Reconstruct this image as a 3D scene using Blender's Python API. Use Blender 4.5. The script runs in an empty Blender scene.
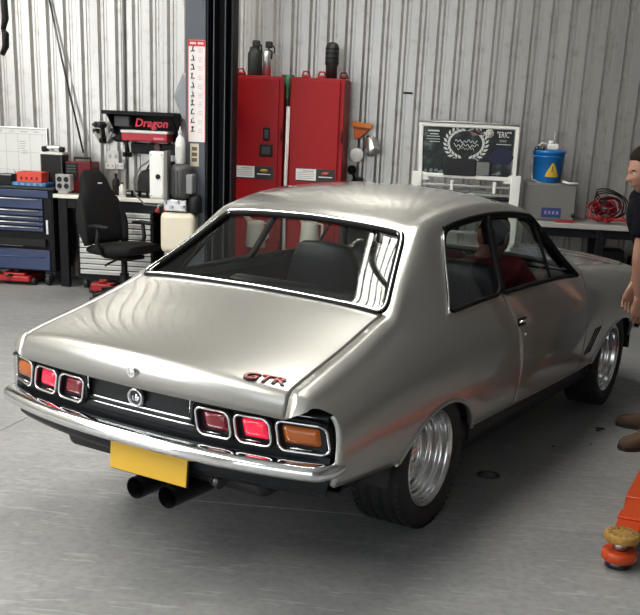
import bpy, bmesh, math, random
import numpy as np
from mathutils import Vector, Matrix
random.seed(7)
SC = bpy.context.scene
COL = SC.collection
PI = math.pi
# ------------------------------------------------------------------ camera
F_PX, CX, CY = 1009.4152, 326.121, 452.353
CAM = Vector((0.6628, -4.4075, 1.6645))
CAR_ANGLE = 0.42847                      # car heading, clockwise from +Y (towards the back wall)
def _cam_axes():
    yaw, pitch, roll = .534643, -.320445, .045609
    cy, sy, cp, sp = math.cos(yaw), math.sin(yaw), math.cos(pitch), math.sin(pitch)
    f = Vector((cp*cy, cp*sy, sp)); r = Vector((sy, -cy, 0)); u = r.cross(f)
    c, s = math.cos(roll), math.sin(roll)
    r2, u2 = c*r + s*u, -s*r + c*u
    w = CAR_ANGLE
    q = lambda v: Vector((v.x*math.sin(w) - v.y*math.cos(w), v.x*math.cos(w) + v.y*math.sin(w), v.z))
    return q(r2), q(u2), q(f)
AX_R, AX_U, AX_F = _cam_axes()
cd = bpy.data.cameras.new('camera'); cam = bpy.data.objects.new('camera', cd); COL.objects.link(cam)
m = Matrix.Identity(4)
for i, a in enumerate((AX_R, AX_U, -AX_F)):
    for j in range(3): m[j][i] = a[j]
m.translation = CAM
cam.matrix_world = m
cd.sensor_width = 36; cd.sensor_fit = 'HORIZONTAL'; cd.lens = F_PX*36/640
cd.shift_x = (320 - CX)/640; cd.shift_y = (CY - 307.5)/640
cd.clip_start = .05; cd.clip_end = 200
SC.camera = cam
def at(px, py, Y):
    "point of the plane Y=const (parallel to the back wall) on the sight line of a photo pixel"
    d = AX_F + AX_R*((px-CX)/F_PX) - AX_U*((py-CY)/F_PX)
    return CAM + d*((Y - CAM.y)/d.y)
def ground(px, py, z=0.):
    d = AX_F + AX_R*((px-CX)/F_PX) - AX_U*((py-CY)/F_PX)
    return CAM + d*((z - CAM.z)/d.z)
# ------------------------------------------------------------------ light
SC.view_settings.view_transform = 'Standard'; SC.view_settings.look = 'None'
SC.view_settings.gamma = 1; SC.view_settings.use_curve_mapping = False
SC.view_settings.exposure = 0.0
SC.cycles.use_denoising = True
SC.cycles.max_bounces = 8; SC.cycles.transparent_max_bounces = 12
SC.cycles.caustics_reflective = False; SC.cycles.caustics_refractive = False
SC.cycles.sample_clamp_indirect = 6
wd = bpy.data.worlds.new('world'); SC.world = wd; wd.use_nodes = True
wn = wd.node_tree; wn.nodes.clear()
wo = wn.nodes.new('ShaderNodeOutputWorld'); wb = wn.nodes.new('ShaderNodeBackground')
wb.inputs[0].default_value = (.80, .90, 1, 1); wb.inputs[1].default_value = .5
wn.links.new(wb.outputs[0], wo.inputs[0])
def area(name, loc, target, sx, sy, power, col=(1, 1, 1), spread=180):
    l = bpy.data.lights.new(name, 'AREA'); l.shape = 'RECTANGLE'; l.size = sx; l.size_y = sy
    l.energy = power; l.color = col; l.spread = math.radians(spread)
    o = bpy.data.objects.new(name, l); COL.objects.link(o); o.location = loc
    o.rotation_euler = (Vector(target) - Vector(loc)).to_track_quat('-Z', 'Y').to_euler()
    return o
ROOM = dict(x0=-7.0, x1=5.4, y0=-9.0, y1=5.6, h=6.0)
# daylight of the open roller door behind the camera; the skylight sheets in the roof are built with the ceiling
area('daylight_door', (-2.6, -8.9, 2.2), (-2.6, 0, 1.6), 7.0, 4.2, 120, (.93, .97, 1))
area('daylight_side_door', (-6.9, -3.2, 2.3), (0, -1.6, 1.2), 4.6, 4.0, 330, (.95, .98, 1))  # added area light from the left; the left wall has no door
SKY = [(-1.18, .30, -.6, 3.6), (-6.5, -3.8, -7.0, 2.3)]
SKY_POWER = 14.0

# ------------------------------------------------------------------ materials
MATS = {}
def mat(name, col, rough=.5, metal=0., spec=.5, coat=0., emit=None, estr=0., trans=0., alpha=1., ior=1.5, noise=None, bump=None, coat_r=.03):
    """one Principled material; noise=(scale, colour2, contrast) mottles the base, bump=(scale, strength) gives fine relief"""
    if name in MATS: return MATS[name]
    M = bpy.data.materials.new(name); M.use_nodes = True; nt = M.node_tree
    b = nt.nodes['Principled BSDF']
    b.inputs['Base Color'].default_value = (*col, 1); b.inputs['Roughness'].default_value = rough
    b.inputs['Metallic'].default_value = metal; b.inputs['Specular IOR Level'].default_value = spec
    b.inputs['Coat Weight'].default_value = coat; b.inputs['Coat Roughness'].default_value = coat_r
    b.inputs['IOR'].default_value = ior
    b.inputs['Transmission Weight'].default_value = trans; b.inputs['Alpha'].default_value = alpha
    if emit: b.inputs['Emission Color'].default_value = (*emit, 1); b.inputs['Emission Strength'].default_value = estr
    tc = nt.nodes.new('ShaderNodeTexCoord')
    if noise:
        n = nt.nodes.new('ShaderNodeTexNoise'); n.inputs['Scale'].default_value = noise[0]; n.inputs['Detail'].default_value = 6
        n.inputs['Roughness'].default_value = .6
        r = nt.nodes.new('ShaderNodeValToRGB'); k = noise[2]
        r.color_ramp.elements[0].position = .5 - k; r.color_ramp.elements[1].position = .5 + k
        r.color_ramp.elements[0].color = (*col, 1); r.color_ramp.elements[1].color = (*noise[1], 1)
        nt.links.new(tc.outputs['Object'], n.inputs['Vector']); nt.links.new(n.outputs[0], r.inputs[0]); nt.links.new(r.outputs[0], b.inputs['Base Color'])
    if bump:
        n = nt.nodes.new('ShaderNodeTexNoise'); n.inputs['Scale'].default_value = bump[0]; n.inputs['Detail'].default_value = 4
        bp = nt.nodes.new('ShaderNodeBump'); bp.inputs['Strength'].default_value = bump[1]; bp.inputs['Distance'].default_value = .01
        nt.links.new(tc.outputs['Object'], n.inputs['Vector']); nt.links.new(n.outputs[0], bp.inputs['Height']); nt.links.new(bp.outputs[0], b.inputs['Normal'])
    MATS[name] = M
    return M
black_plastic = mat('black plastic', (.008, .008, .009), .5, 0, .3)
black_metal = mat('black painted metal', (.006, .0065, .008), .5, 0, .2)
rubber = mat('black rubber', (.005, .005, .005), .6, 0, .2, bump=(60, .15))
chrome = mat('chrome', (.82, .83, .84), .06, 1.)
steel = mat('brushed steel', (.55, .55, .55), .32, 1., noise=(30, (.42, .42, .42), .3))
white_paint = mat('white painted metal', (.80, .79, .76), .4, noise=(14, (.70, .69, .66), .25))
red_paint = mat('red painted steel', (.36, .006, .010), .42, 0, .3, noise=(5, (.31, .005, .008), .3))
grey_paint = mat('grey painted metal', (.16, .16, .16), .5)
white_plastic = mat('white plastic', (.78, .77, .74), .45)
# ------------------------------------------------------------------ object helpers
def tag(o, label=None, cat=None, group=None, kind=None):
    if label: o['label'] = label
    if cat: o['category'] = cat
    if group: o['group'] = group
    if kind: o['kind'] = kind
    return o
def thing(name, label, cat, loc=(0, 0, 0), rz=0., group=None):
    o = bpy.data.objects.new(name, None); COL.objects.link(o); o.empty_display_size = .1
    o.location = loc; o.rotation_euler = (0, 0, rz)
    return tag(o, label, cat, group)
def link(name, me, material=None, parent=None, loc=None, rot=None):
    o = bpy.data.objects.new(name, me); COL.objects.link(o)
    if material is not None and not me.materials: me.materials.append(material)
    if parent is not None: o.parent = parent
    if loc is not None: o.location = loc
    if rot is not None: o.rotation_euler = rot
    return o
def V(*a): return Vector(a)
class MB:
    "collects shapes into one mesh"
    def __init__(s): s.bm = bmesh.new(); s.mi = 0
    def _v(s, pts): return [s.bm.verts.new(p) for p in pts]
    def face(s, vs, smooth=False):
        try: f = s.bm.faces.new(vs)
        except ValueError: return
        f.smooth = smooth; f.material_index = s.mi; return f
    def box(s, c, d, bevel=0., M=None, seg=2):
        x, y, z = d[0]/2, d[1]/2, d[2]/2; T = Matrix.Translation(c) @ (M.to_4x4() if M else Matrix.Identity(4))
        vs = s._v([T @ V(a*x, b*y, e*z) for a in (-1, 1) for b in (-1, 1) for e in (-1, 1)])
        fs = [s.face([vs[i] for i in q]) for q in ((0, 1, 3, 2), (4, 6, 7, 5), (0, 4, 5, 1), (2, 3, 7, 6), (0, 2, 6, 4), (1, 5, 7, 3))]
        if bevel > 0:
            ed = list({e for f in fs for e in f.edges})
            r = bmesh.ops.bevel(s.bm, geom=ed, offset=min(bevel, .48*min(d)), segments=seg, profile=.5, affect='EDGES')
            for f in r['faces']: f.smooth = True; f.material_index = s.mi
        return s
    def bar(s, a, b, w, t=None, bevel=0.):
        "box beam from a to b"
        a, b = Vector(a), Vector(b); d = b - a; L = d.length
        M = d.to_track_quat('Z', 'Y').to_matrix()
        return s.box((a+b)/2, (w, t or w, L), bevel, M)
    def ring_loft(s, rings, closed=True, cap=True, smooth=True, close_u=False):
        vs = [s._v(r) for r in rings]; n = len(rings[0]); N = len(rings)
        for i in range(N if close_u else N-1):
            for j in range(n if closed else n-1):
                s.face([vs[i][j], vs[i][(j+1) % n], vs[(i+1) % N][(j+1) % n], vs[(i+1) % N][j]], smooth)
        if cap and closed and not close_u:
            s.face(vs[0][::-1]); s.face(vs[-1])
        return s
    def tube(s, pts, r, n=10, cap=True, close=False, flat=1.):
        pts = [Vector(p) for p in pts]; N = len(pts); rings = []; up = None
        rr = r if hasattr(r, '__len__') else [r]*N
        for i, p in enumerate(pts):
            if close: t = pts[(i+1) % N] - pts[i-1]
            else: t = pts[min(i+1, N-1)] - pts[max(i-1, 0)]
            if t.length < 1e-9: t = V(0, 0, 1)
            t.normalize()
            if up is None: up = V(0, 0, 1) if abs(t.z) < .9 else V(1, 0, 0)
            a = t.cross(up)
            if a.length < 1e-6: a = t.orthogonal()
            a.normalize(); b = a.cross(t).normalized(); up = b
            rings.append([p + a*(rr[i]*math.cos(2*PI*k/n)) + b*(rr[i]*flat*math.sin(2*PI*k/n)) for k in range(n)])
        return s.ring_loft(rings, True, cap, True, close)
    def cyl(s, a, b, r, r2=None, n=20, cap=True):
        a, b = Vector(a), Vector(b); q = (b-a).to_track_quat('Z', 'Y')
        ring = lambda c, R: [c + q @ V(R*math.cos(2*PI*k/n), R*math.sin(2*PI*k/n), 0) for k in range(n)]
        return s.ring_loft([ring(a, r), ring(b, r if r2 is None else r2)], True, cap)
    def lathe(s, prof, c=(0, 0, 0), axis='Z', n=28, cap=False, smooth=True, M=None):
        "prof = [(radius, height)...]"
        Q = {'Z': Matrix.Identity(3), 'X': Matrix(((0, 0, 1), (0, 1, 0), (-1, 0, 0))), 'Y': Matrix(((1, 0, 0), (0, 0, 1), (0, -1, 0)))}[axis]
        if M is not None: Q = M
        c = Vector(c)
        return s.ring_loft([[c + Q @ V(r*math.cos(2*PI*k/n), r*math.sin(2*PI*k/n), h) for k in range(n)] for r, h in prof], True, cap, smooth)
    def prism(s, poly, depth, M, bevel=0.):
        "polygon in local xy (list of 2D) extruded by depth along local z, placed by 4x4 M"
        lo = s._v([M @ V(x, y, 0) for x, y in poly]); hi = s._v([M @ V(x, y, depth) for x, y in poly]); n = len(poly)
        fs = [s.face(lo[::-1]), s.face(hi)]
        for i in range(n): fs.append(s.face([lo[i], lo[(i+1) % n], hi[(i+1) % n], hi[i]]))
        if bevel > 0:
            ed = list({e for f in fs if f for e in f.edges})
            r = bmesh.ops.bevel(s.bm, geom=ed, offset=bevel, segments=2, profile=.5, affect='EDGES')
            for f in r['faces']: f.smooth = True; f.material_index = s.mi
        return s
    def sphere(s, c, r, n=16, m=10, sc=(1, 1, 1), M=None):
        rings = []
        for i in range(m+1):
            a = PI*i/m; rings.append([(Vector(c) + (M @ V(r*sc[0]*math.sin(a)*math.cos(2*PI*k/n), r*sc[1]*math.sin(a)*math.sin(2*PI*k/n), -r*sc[2]*math.cos(a)) if M else V(r*sc[0]*math.sin(a)*math.cos(2*PI*k/n), r*sc[1]*math.sin(a)*math.sin(2*PI*k/n), -r*sc[2]*math.cos(a)))) for k in range(n)])
        return s.ring_loft(rings, True, False)
    def grid(s, P, smooth=True, flip=False):
        P = np.asarray(P); a, b = P.shape[:2]; vs = [[s.bm.verts.new(P[i, j]) for j in range(b)] for i in range(a)]
        for i in range(a-1):
            for j in range(b-1):
                q = [vs[i][j], vs[i+1][j], vs[i+1][j+1], vs[i][j+1]]
                s.face(q[::-1] if flip else q, smooth)
        return s
    def build(s, name, material=None, parent=None, loc=None, rot=None, weld=None, normals=True, mats=None):
        if weld: bmesh.ops.remove_doubles(s.bm, verts=s.bm.verts, dist=weld)
        if normals: bmesh.ops.recalc_face_normals(s.bm, faces=s.bm.faces)
        me = bpy.data.meshes.new(name); s.bm.to_mesh(me); s.bm.free()
        for m_ in (mats or []): me.materials.append(m_)
        return link(name, me, material, parent, loc, rot)
def smooth(pts, n=6, close=False):
    P = [Vector(p) for p in pts]; out = []; N = len(P)
    for i in range(N - 1):
        a, b, c, d = P[max(i-1, 0)], P[i], P[i+1], P[min(i+2, N-1)]
        for k in range(n):
            t = k/n; out.append(.5*((2*b) + (c - a)*t + (2*a - 5*b + 4*c - d)*t*t + (3*b - a - 3*c + d)*t**3))
    return out + [P[-1]]
def children(o): return [c for c in bpy.data.objects if c.parent == o]
def copy_tree(o, parent=None):
    c = o.copy(); COL.objects.link(c)
    if parent is not None: c.parent = parent
    for ch in children(o): copy_tree(ch, c)
    return c
def text_mesh(name, body, size, material, parent, M, extrude=.001, align='CENTER', bold=False, xs=1., shear=0.):
    "lettering as a thin mesh; M is a 4x4 whose xy plane carries the text"
    cu = bpy.data.curves.new(name, 'FONT'); cu.body = body; cu.size = size; cu.extrude = extrude; cu.align_x = align; cu.align_y = 'CENTER'
    cu.resolution_u = 2; cu.shear = shear
    if bold: cu.offset = size*.02
    tmp = bpy.data.objects.new('tmp', cu)
    COL.objects.link(tmp)
    dg = bpy.context.evaluated_depsgraph_get()
    me = bpy.data.meshes.new_from_object(tmp.evaluated_get(dg)); me.name = name
    bpy.data.objects.remove(tmp); bpy.data.curves.remove(cu)
    me.transform(M @ Matrix.Diagonal((xs, 1, 1, 1)))
    me.materials.clear()
    return link(name, me, material, parent)
def frame(o, x, y):
    "4x4 with origin o, local x and y along the given directions"
    x = Vector(x).normalized(); y = Vector(y); z = x.cross(y).normalized(); y = z.cross(x)
    M = Matrix.Identity(4)
    for i, a in enumerate((x, y, z)):
        for j in range(3): M[j][i] = a[j]
    M.translation = Vector(o)
    return M
# ================================================================== the room
def floor_material():
    M = bpy.data.materials.new('painted concrete'); M.use_nodes = True; nt = M.node_tree; b = nt.nodes['Principled BSDF']
    L = nt.links.new; N = nt.nodes.new
    tc = N('ShaderNodeTexCoord')
    n1 = N('ShaderNodeTexNoise'); n1.inputs['Scale'].default_value = 1.3; n1.inputs['Detail'].default_value = 8; n1.inputs['Roughness'].default_value = .62
    n2 = N('ShaderNodeTexNoise'); n2.inputs['Scale'].default_value = 28; n2.inputs['Detail'].default_value = 6
    L(tc.outputs['Object'], n1.inputs['Vector']); L(tc.outputs['Object'], n2.inputs['Vector'])
    r = N('ShaderNodeValToRGB'); e = r.color_ramp.elements
    e[0].position = .32; e[0].color = (.225, .23, .235, 1); e[1].position = .70; e[1].color = (.335, .335, .33, 1)
    L(n1.outputs[0], r.inputs[0])
    mx = N('ShaderNodeMixRGB'); mx.blend_type = 'MULTIPLY'; mx.inputs[0].default_value = .35
    r2 = N('ShaderNodeValToRGB'); r2.color_ramp.elements[0].position = .35; r2.color_ramp.elements[0].color = (.55, .55, .55, 1); r2.color_ramp.elements[1].position = .55
    L(n2.outputs[0], r2.inputs[0]); L(r.outputs[0], mx.inputs[1]); L(r2.outputs[0], mx.inputs[2])
    # pale scratches of the trowel and tyres
    mp = N('ShaderNodeMapping'); mp.inputs['Scale'].default_value = (2.2, 14, 1); mp.inputs['Rotation'].default_value = (0, 0, .9)
    L(tc.outputs['Object'], mp.inputs[0])
    n3 = N('ShaderNodeTexNoise'); n3.inputs['Scale'].default_value = 2.0; n3.inputs['Detail'].default_value = 7; n3.inputs['Distortion'].default_value = 1.5
    L(mp.outputs[0], n3.inputs['Vector'])
    r3 = N('ShaderNodeValToRGB'); r3.color_ramp.elements[0].position = .58; r3.color_ramp.elements[0].color = (0, 0, 0, 1); r3.color_ramp.elements[1].position = .65; r3.color_ramp.elements[1].color = (.5, .5, .5, 1)
    L(n3.outputs[0], r3.inputs[0])
    m3 = N('ShaderNodeMixRGB'); m3.blend_type = 'MIX'; m3.inputs[2].default_value = (.44, .44, .44, 1)
    L(r3.outputs[0], m3.inputs[0]); L(mx.outputs[0], m3.inputs[1]); L(m3.outputs[0], b.inputs['Base Color'])
    rr = N('ShaderNodeMapRange'); rr.inputs[3].default_value = .30; rr.inputs[4].default_value = .5
    L(n1.outputs[0], rr.inputs[0]); L(rr.outputs[0], b.inputs['Roughness'])
    bp = N('ShaderNodeBump'); bp.inputs['Strength'].default_value = .12; bp.inputs['Distance'].default_value = .01
    L(n2.outputs[0], bp.inputs['Height']); L(bp.outputs[0], b.inputs['Normal'])
    b.inputs['Specular IOR Level'].default_value = .4
    return M
x0, x1, y0, y1, H = ROOM['x0'], ROOM['x1'], ROOM['y0'], ROOM['y1'], ROOM['h']
# floor slabs: cast bays with open joints between them, laid on a dark bed
J1a, J1b = ground(0, 484), ground(600, 535)
J2a, J2b = ground(0, 431), ground(40, 411)
floor_mat = floor_material()
fl = MB().box(((x0+x1)/2, (y0+y1)/2, -.104), (x1-x0+.4, y1-y0+.4, .2)).build('floor', mat('dusty joint filler', (.42, .42, .41), .8))
tag(fl, kind='structure')
jd = (J1b - J1a).normalized(); jn = V(-jd.y, jd.x, 0)
def slab(pts):
    b = MB(); b.prism([(p.x, p.y) for p in pts], .06, Matrix.Translation((0, 0, -.06)), bevel=.0015)
    b.build('floor_slab', floor_mat, fl)
def line_clip(poly, p, n):
    out = []
    for i in range(len(poly)):
        a, b = poly[i], poly[(i+1) % len(poly)]; da, db = (a-p).dot(n), (b-p).dot(n)
        if da >= 0: out.append(a)
        if (da >= 0) != (db >= 0): out.append(a + (b-a)*(da/(da-db)))
    return out
rect = [V(x0, y0, 0), V(x1, y0, 0), V(x1, y1, 0), V(x0, y1, 0)]
jd2 = (J2b - J2a).normalized(); jn2 = V(-jd2.y, jd2.x, 0)
g = .0022
for s1 in (1, -1):
    A = line_clip(rect, J1a + jn*g*s1, jn*s1)
    for s2 in (1, -1):
        B = line_clip(A, J2a + jn2*g*s2, jn2*s2)
        if s1*s2 == 1 or True:
            slab(B)
# back wall: ribbed cladding sheets, seen from inside, on a dark backing
def wall_material():
    M = bpy.data.materials.new('zinc cladding'); M.use_nodes = True; nt = M.node_tree; b = nt.nodes['Principled BSDF']
    L = nt.links.new; N = nt.nodes.new
    tc = N('ShaderNodeTexCoord'); mp = N('ShaderNodeMapping'); mp.inputs['Scale'].default_value = (6, 6, .7)
    L(tc.outputs['Object'], mp.inputs[0])
    n = N('ShaderNodeTexNoise'); n.inputs['Scale'].default_value = 1.6; n.inputs['Detail'].default_value = 8; n.inputs['Roughness'].default_value = .65
    L(mp.outputs[0], n.inputs['Vector'])
    r = N('ShaderNodeValToRGB'); e = r.color_ramp.elements
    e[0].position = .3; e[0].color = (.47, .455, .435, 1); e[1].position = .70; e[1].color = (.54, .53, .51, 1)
    L(n.outputs[0], r.inputs[0])
    n2 = N('ShaderNodeTexNoise'); n2.inputs['Scale'].default_value = 9; n2.inputs['Detail'].default_value = 5
    L(tc.outputs['Object'], n2.inputs['Vector'])
    r2 = N('ShaderNodeValToRGB'); r2.color_ramp.elements[0].position = .28; r2.color_ramp.elements[0].color = (.72, .70, .66, 1); r2.color_ramp.elements[1].position = .46
    L(n2.outputs[0], r2.inputs[0])
    mx = N('ShaderNodeMixRGB'); mx.blend_type = 'MULTIPLY'; mx.inputs[0].default_value = .8
    L(r.outputs[0], mx.inputs[1]); L(r2.outputs[0], mx.inputs[2]); L(mx.outputs[0], b.inputs['Base Color'])
    b.inputs['Metallic'].default_value = .65; b.inputs['Roughness'].default_value = .30
    return M
clad = wall_material()
PITCH = .1685
def groove_profile(k0, nr):
    "x, y (depth behind the wall face) of nr ribs starting at rib k0; each rib is a channel pressed away from the room"
    pts = []
    for k in range(nr):
        c = (k0 + k)*PITCH
        pts += [(c - PITCH*.5, 0), (c - .034, 0), (c - .012, .036), (c + .012, .036), (c + .034, 0), (c + .052, .0), (c + .055, .004), (c + .059, .004), (c + .062, 0)]
    pts.append(((k0 + nr - .5)*PITCH, 0))
    return pts
def make_wall(name, origin, rz, length, height, off, sheet_mat=None):
    sheet_mat = sheet_mat or clad
    w = MB().box((length/2, .06, height/2), (length, .03, height)).build(name, mat('wall frame', (.08, .08, .08), .8), loc=origin, rot=(0, 0, rz)); tag(w, kind='structure')
    nr = 5; ns = int(length/(nr*PITCH)) + 1; me = None
    for i in range(ns):
        if me is None:
            b = MB(); pf = groove_profile(0, nr)
            # lap: the last pan steps forward over the next sheet
            pf = pf + [(pf[-1][0] + .001, -.004)]
            pf = [(pf[0][0] - .012, -.004), (pf[0][0] + .014, -.004), (pf[0][0] + .0145, 0)] + pf[1:]
            P = [[(x, y, z) for z in (0, height*.33, height*.66, height)] for x, y in pf]
            b.grid(P, smooth=False); o = b.build('cladding_sheet', sheet_mat, w, normals=False); me = o.data
        else:
            o = link('cladding_sheet', me, None, w)
        o.location = (off + i*nr*PITCH, 0, 0)
    return w
make_wall('wall_back', (x0, y1, 0), 0, x1 - x0, H, -.21 + .098)
plain_wall = mat('far cladding', (.40, .39, .375), .55, .3, noise=(2, (.48, .47, .45), .3))
wl = MB().box((x0 - .05, (y0+y1)/2, H/2), (.1, y1-y0, H)).build('wall_left', plain_wall); tag(wl, kind='structure')
make_wall('wall_right', (x1, y1, 0), -PI/2, y1 - y0, H, .05, mat('dimmed side cladding', (.17, .165, .16), .45, .3, noise=(2, (.22, .215, .21), .3)))  # cladding colour darkened to dim what the car's right side reflects
# wall behind the camera, open where the roller door is rolled up
b = MB(); b.box(((x0-6.2)/2, y0, H/2), (-6.2-x0, .1, H)); b.box(((1.0+x1)/2, y0, H/2), (x1-1.0, .1, H)); b.box((-2.6, y0, 4.3), (7.2, .1, .6))
wf = b.build('wall_front', plain_wall); tag(wf, kind='structure')
# ceiling with translucent ribbed skylight sheets let into it
b = MB(); xs = sorted({x0, x1} | {k for q in SKY for k in q[:2]}); ys = sorted({y0, y1} | {k for q in SKY for k in q[2:]})
for i in range(len(xs)-1):
    for j in range(len(ys)-1):
        mxx, myy = (xs[i]+xs[i+1])/2, (ys[j]+ys[j+1])/2
        if any(q[0] < mxx < q[1] and q[2] < myy < q[3] for q in SKY): continue
        b.box((mxx, myy, H+.05), (xs[i+1]-xs[i], ys[j+1]-ys[j], .1))
ce = b.build('ceiling', mat('roof lining', (.60, .59, .56), .6)); tag(ce, kind='structure')
sheet_m = mat('skylight sheet', (.8, .8, .72), .5, emit=(1, .975, .91), estr=SKY_POWER)
rib_m = mat('skylight rib', (.42, .41, .36), .6)
for q in SKY:
    s_ = MB().box(((q[0]+q[1])/2, (q[2]+q[3])/2, H+.10), (q[1]-q[0], q[3]-q[2], .02)).build('skylight', sheet_m); tag(s_, kind='structure')
    n = int((q[1]-q[0])/.19)
    for k in range(n):
        x = q[0] + .1 + k*.19
        MB().box((x, (q[2]+q[3])/2, H+.07), (.028, q[3]-q[2], .03)).build('sheet_rib', rib_m, s_)
    for k in range(int((q[3]-q[2])/1.5)):
        MB().box(((q[0]+q[1])/2, q[2] + .8 + 1.5*k, H+.02), (q[1]-q[0], .06, .05)).build('roof_batten', rib_m, s_)
# ================================================================== the car (local frame: X right, Y forward, Z up)
paint = mat('silver metallic paint', (.46, .455, .43), .2, .72, .5, coat=1.0)
def _flakes(M):
    nt = M.node_tree; b = nt.nodes['Principled BSDF']; v = nt.nodes.new('ShaderNodeTexNoise'); v.inputs['Scale'].default_value = 900
    tc = nt.nodes.new('ShaderNodeTexCoord'); r = nt.nodes.new('ShaderNodeMapRange'); r.inputs[3].default_value = .22; r.inputs[4].default_value = .36
    nt.links.new(tc.outputs['Object'], v.inputs['Vector']); nt.links.new(v.outputs[0], r.inputs[0]); nt.links.new(r.outputs[0], b.inputs['Roughness'])
_flakes(paint)
satin_black = mat('satin black paint', (.007, .008, .011), .42, 0, .3)
glass_m = mat('car glass', (.70, .76, .74), .0, 0, .5, trans=1., ior=1.0)
def _glass(M, tint, refl):
    "thin pane: tinted see-through plus mirror reflection by Fresnel"
    nt = M.node_tree; nt.nodes.clear(); N = nt.nodes.new; L = nt.links.new
    o = N('ShaderNodeOutputMaterial'); t = N('ShaderNodeBsdfTransparent'); t.inputs[0].default_value = (*tint, 1)
    gl = N('ShaderNodeBsdfGlossy'); gl.inputs['Roughness'].default_value = .02; gl.inputs[0].default_value = (1, 1, 1, 1)
    lw = N('ShaderNodeLayerWeight'); lw.inputs[0].default_value = .5; pw = N('ShaderNodeMath'); pw.operation = 'POWER'; pw.inputs[1].default_value = 5
    ma = N('ShaderNodeMath'); ma.operation = 'MULTIPLY_ADD'; ma.inputs[1].default_value = 1 - refl; ma.inputs[2].default_value = refl; mx = N('ShaderNodeMixShader')
    L(lw.outputs['Facing'], pw.inputs[0]); L(pw.outputs[0], ma.inputs[0])
    L(ma.outputs[0], mx.inputs[0]); L(t.outputs[0], mx.inputs[1]); L(gl.outputs[0], mx.inputs[2]); L(mx.outputs[0], o.inputs[0])
_glass(glass_m, (.80, .84, .82), .07)
seat_vinyl = mat('black vinyl', (.014, .016, .02), .42, bump=(80, .08))
car = thing('coupe_car', 'silver two-door coupe with black tail panel, yellow plate and chrome wheels', 'car', (0, 0, 0), -CAR_ANGLE)

# control table: y, then (x, z) of centre, mid, edge (lid / glass / roof rail), shoulder, belt, waist, lower, hem
TAB = [
 (-1.045, (0,.702),(.33,.702),(.63,.692),(.69,.682),(.742,.658),(.772,.60),(.768,.50),(.752,.43)),
 (-1.032, (0,.780),(.33,.776),(.63,.755),(.70,.735),(.755,.695),(.785,.61),(.778,.49),(.757,.40)),
 (-.97, (0,.824),(.33,.819),(.63,.792),(.71,.762),(.765,.712),(.795,.625),(.786,.48),(.760,.385)),
 (-.80, (0,.866),(.33,.859),(.625,.828),(.708,.795),(.770,.735),(.802,.64),(.794,.48),(.765,.37)),
 (-.55, (0,.918),(.33,.912),(.615,.880),(.698,.845),(.764,.780),(.803,.66),(.796,.48),(.766,.365)),
 (-.33, (0,.972),(.32,.966),(.608,.942),(.680,.902),(.752,.830),(.802,.685),(.796,.48),(.766,.365)),
 (-.26, (0,.993),(.32,.988),(.604,.970),(.674,.932),(.748,.848),(.802,.69),(.796,.48),(.766,.365)),
 (-.07, (0,1.110),(.29,1.104),(.530,1.080),(.618,1.035),(.734,.888),(.800,.70),(.795,.48),(.766,.365)),
 (.13, (0,1.245),(.26,1.238),(.460,1.216),(.568,1.172),(.722,.918),(.798,.71),(.794,.48),(.766,.365)),
 (.20, (0,1.282),(.26,1.274),(.455,1.248),(.556,1.208),(.720,.922),(.798,.71),(.794,.48),(.766,.365)),
 (.40, (0,1.333),(.26,1.323),(.458,1.292),(.552,1.244),(.718,.926),(.797,.71),(.793,.48),(.766,.365)),
 (.70, (0,1.360),(.27,1.350),(.464,1.316),(.555,1.266),(.718,.928),(.797,.71),(.793,.48),(.766,.36)),
 (1.05, (0,1.358),(.27,1.348),(.466,1.312),(.556,1.262),(.719,.928),(.797,.71),(.793,.48),(.766,.355)),
 (1.32, (0,1.318),(.27,1.307),(.462,1.274),(.556,1.236),(.722,.926),(.797,.70),(.792,.48),(.765,.35)),
 (1.40, (0,1.285),(.27,1.275),(.465,1.244),(.562,1.214),(.724,.925),(.797,.70),(.792,.48),(.765,.35)),
 (1.60, (0,1.160),(.29,1.150),(.505,1.118),(.612,1.090),(.729,.920),(.796,.70),(.791,.48),(.765,.35)),
 (1.85, (0,.998),(.31,.990),(.575,.962),(.680,.944),(.738,.906),(.795,.70),(.790,.48),(.764,.35)),
 (1.94, (0,.958),(.31,.952),(.600,.932),(.695,.922),(.742,.892),(.795,.70),(.790,.48),(.764,.35)),
 (2.20, (0,.948),(.32,.940),(.61,.915),(.695,.905),(.750,.868),(.795,.70),(.790,.48),(.764,.36)),
 (2.70, (0,.920),(.32,.910),(.61,.882),(.695,.868),(.752,.832),(.793,.68),(.788,.48),(.760,.37)),
 (3.10, (0,.880),(.32,.870),(.60,.842),(.685,.826),(.742,.79),(.780,.65),(.775,.48),(.745,.38)),
 (3.26, (0,.850),(.32,.838),(.59,.808),(.67,.79),(.72,.75),(.755,.62),(.750,.48),(.72,.39)),
 (3.32, (0,.76),(.32,.75),(.58,.72),(.65,.70),(.70,.67),(.73,.58),(.725,.48),(.70,.40)),
]
NU, NV = len(TAB), 8
D = np.array([[(p[0], row[0], p[1]) for p in row[1:]] for row in TAB], float)
def _basis(n, t):
    "clamped cubic B-spline basis, parameter in [0, n-3]"
    k = 3; kn = np.concatenate([np.zeros(k), np.arange(0, n-k+1), np.full(k, n-k)]).astype(float)
    t = np.clip(np.asarray(t, float), 0, n-k-1e-9); B = np.zeros((len(t), n))
    sp = np.clip(np.floor(t).astype(int) + k, k, n-1)
    for r, (x, i) in enumerate(zip(t, sp)):
        N = [1.]; left = [0]*(k+1); right = [0]*(k+1)
        for j in range(1, k+1):
            left[j] = x - kn[i+1-j]; right[j] = kn[i+j] - x; sv = 0.
            for q in range(j):
                tmp = N[q]/(right[q+1] + left[j-q]); N[q] = sv + right[q+1]*tmp; sv = left[j-q]*tmp
            N.append(sv)
        B[r, i-k:i+1] = N
    return B
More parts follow.
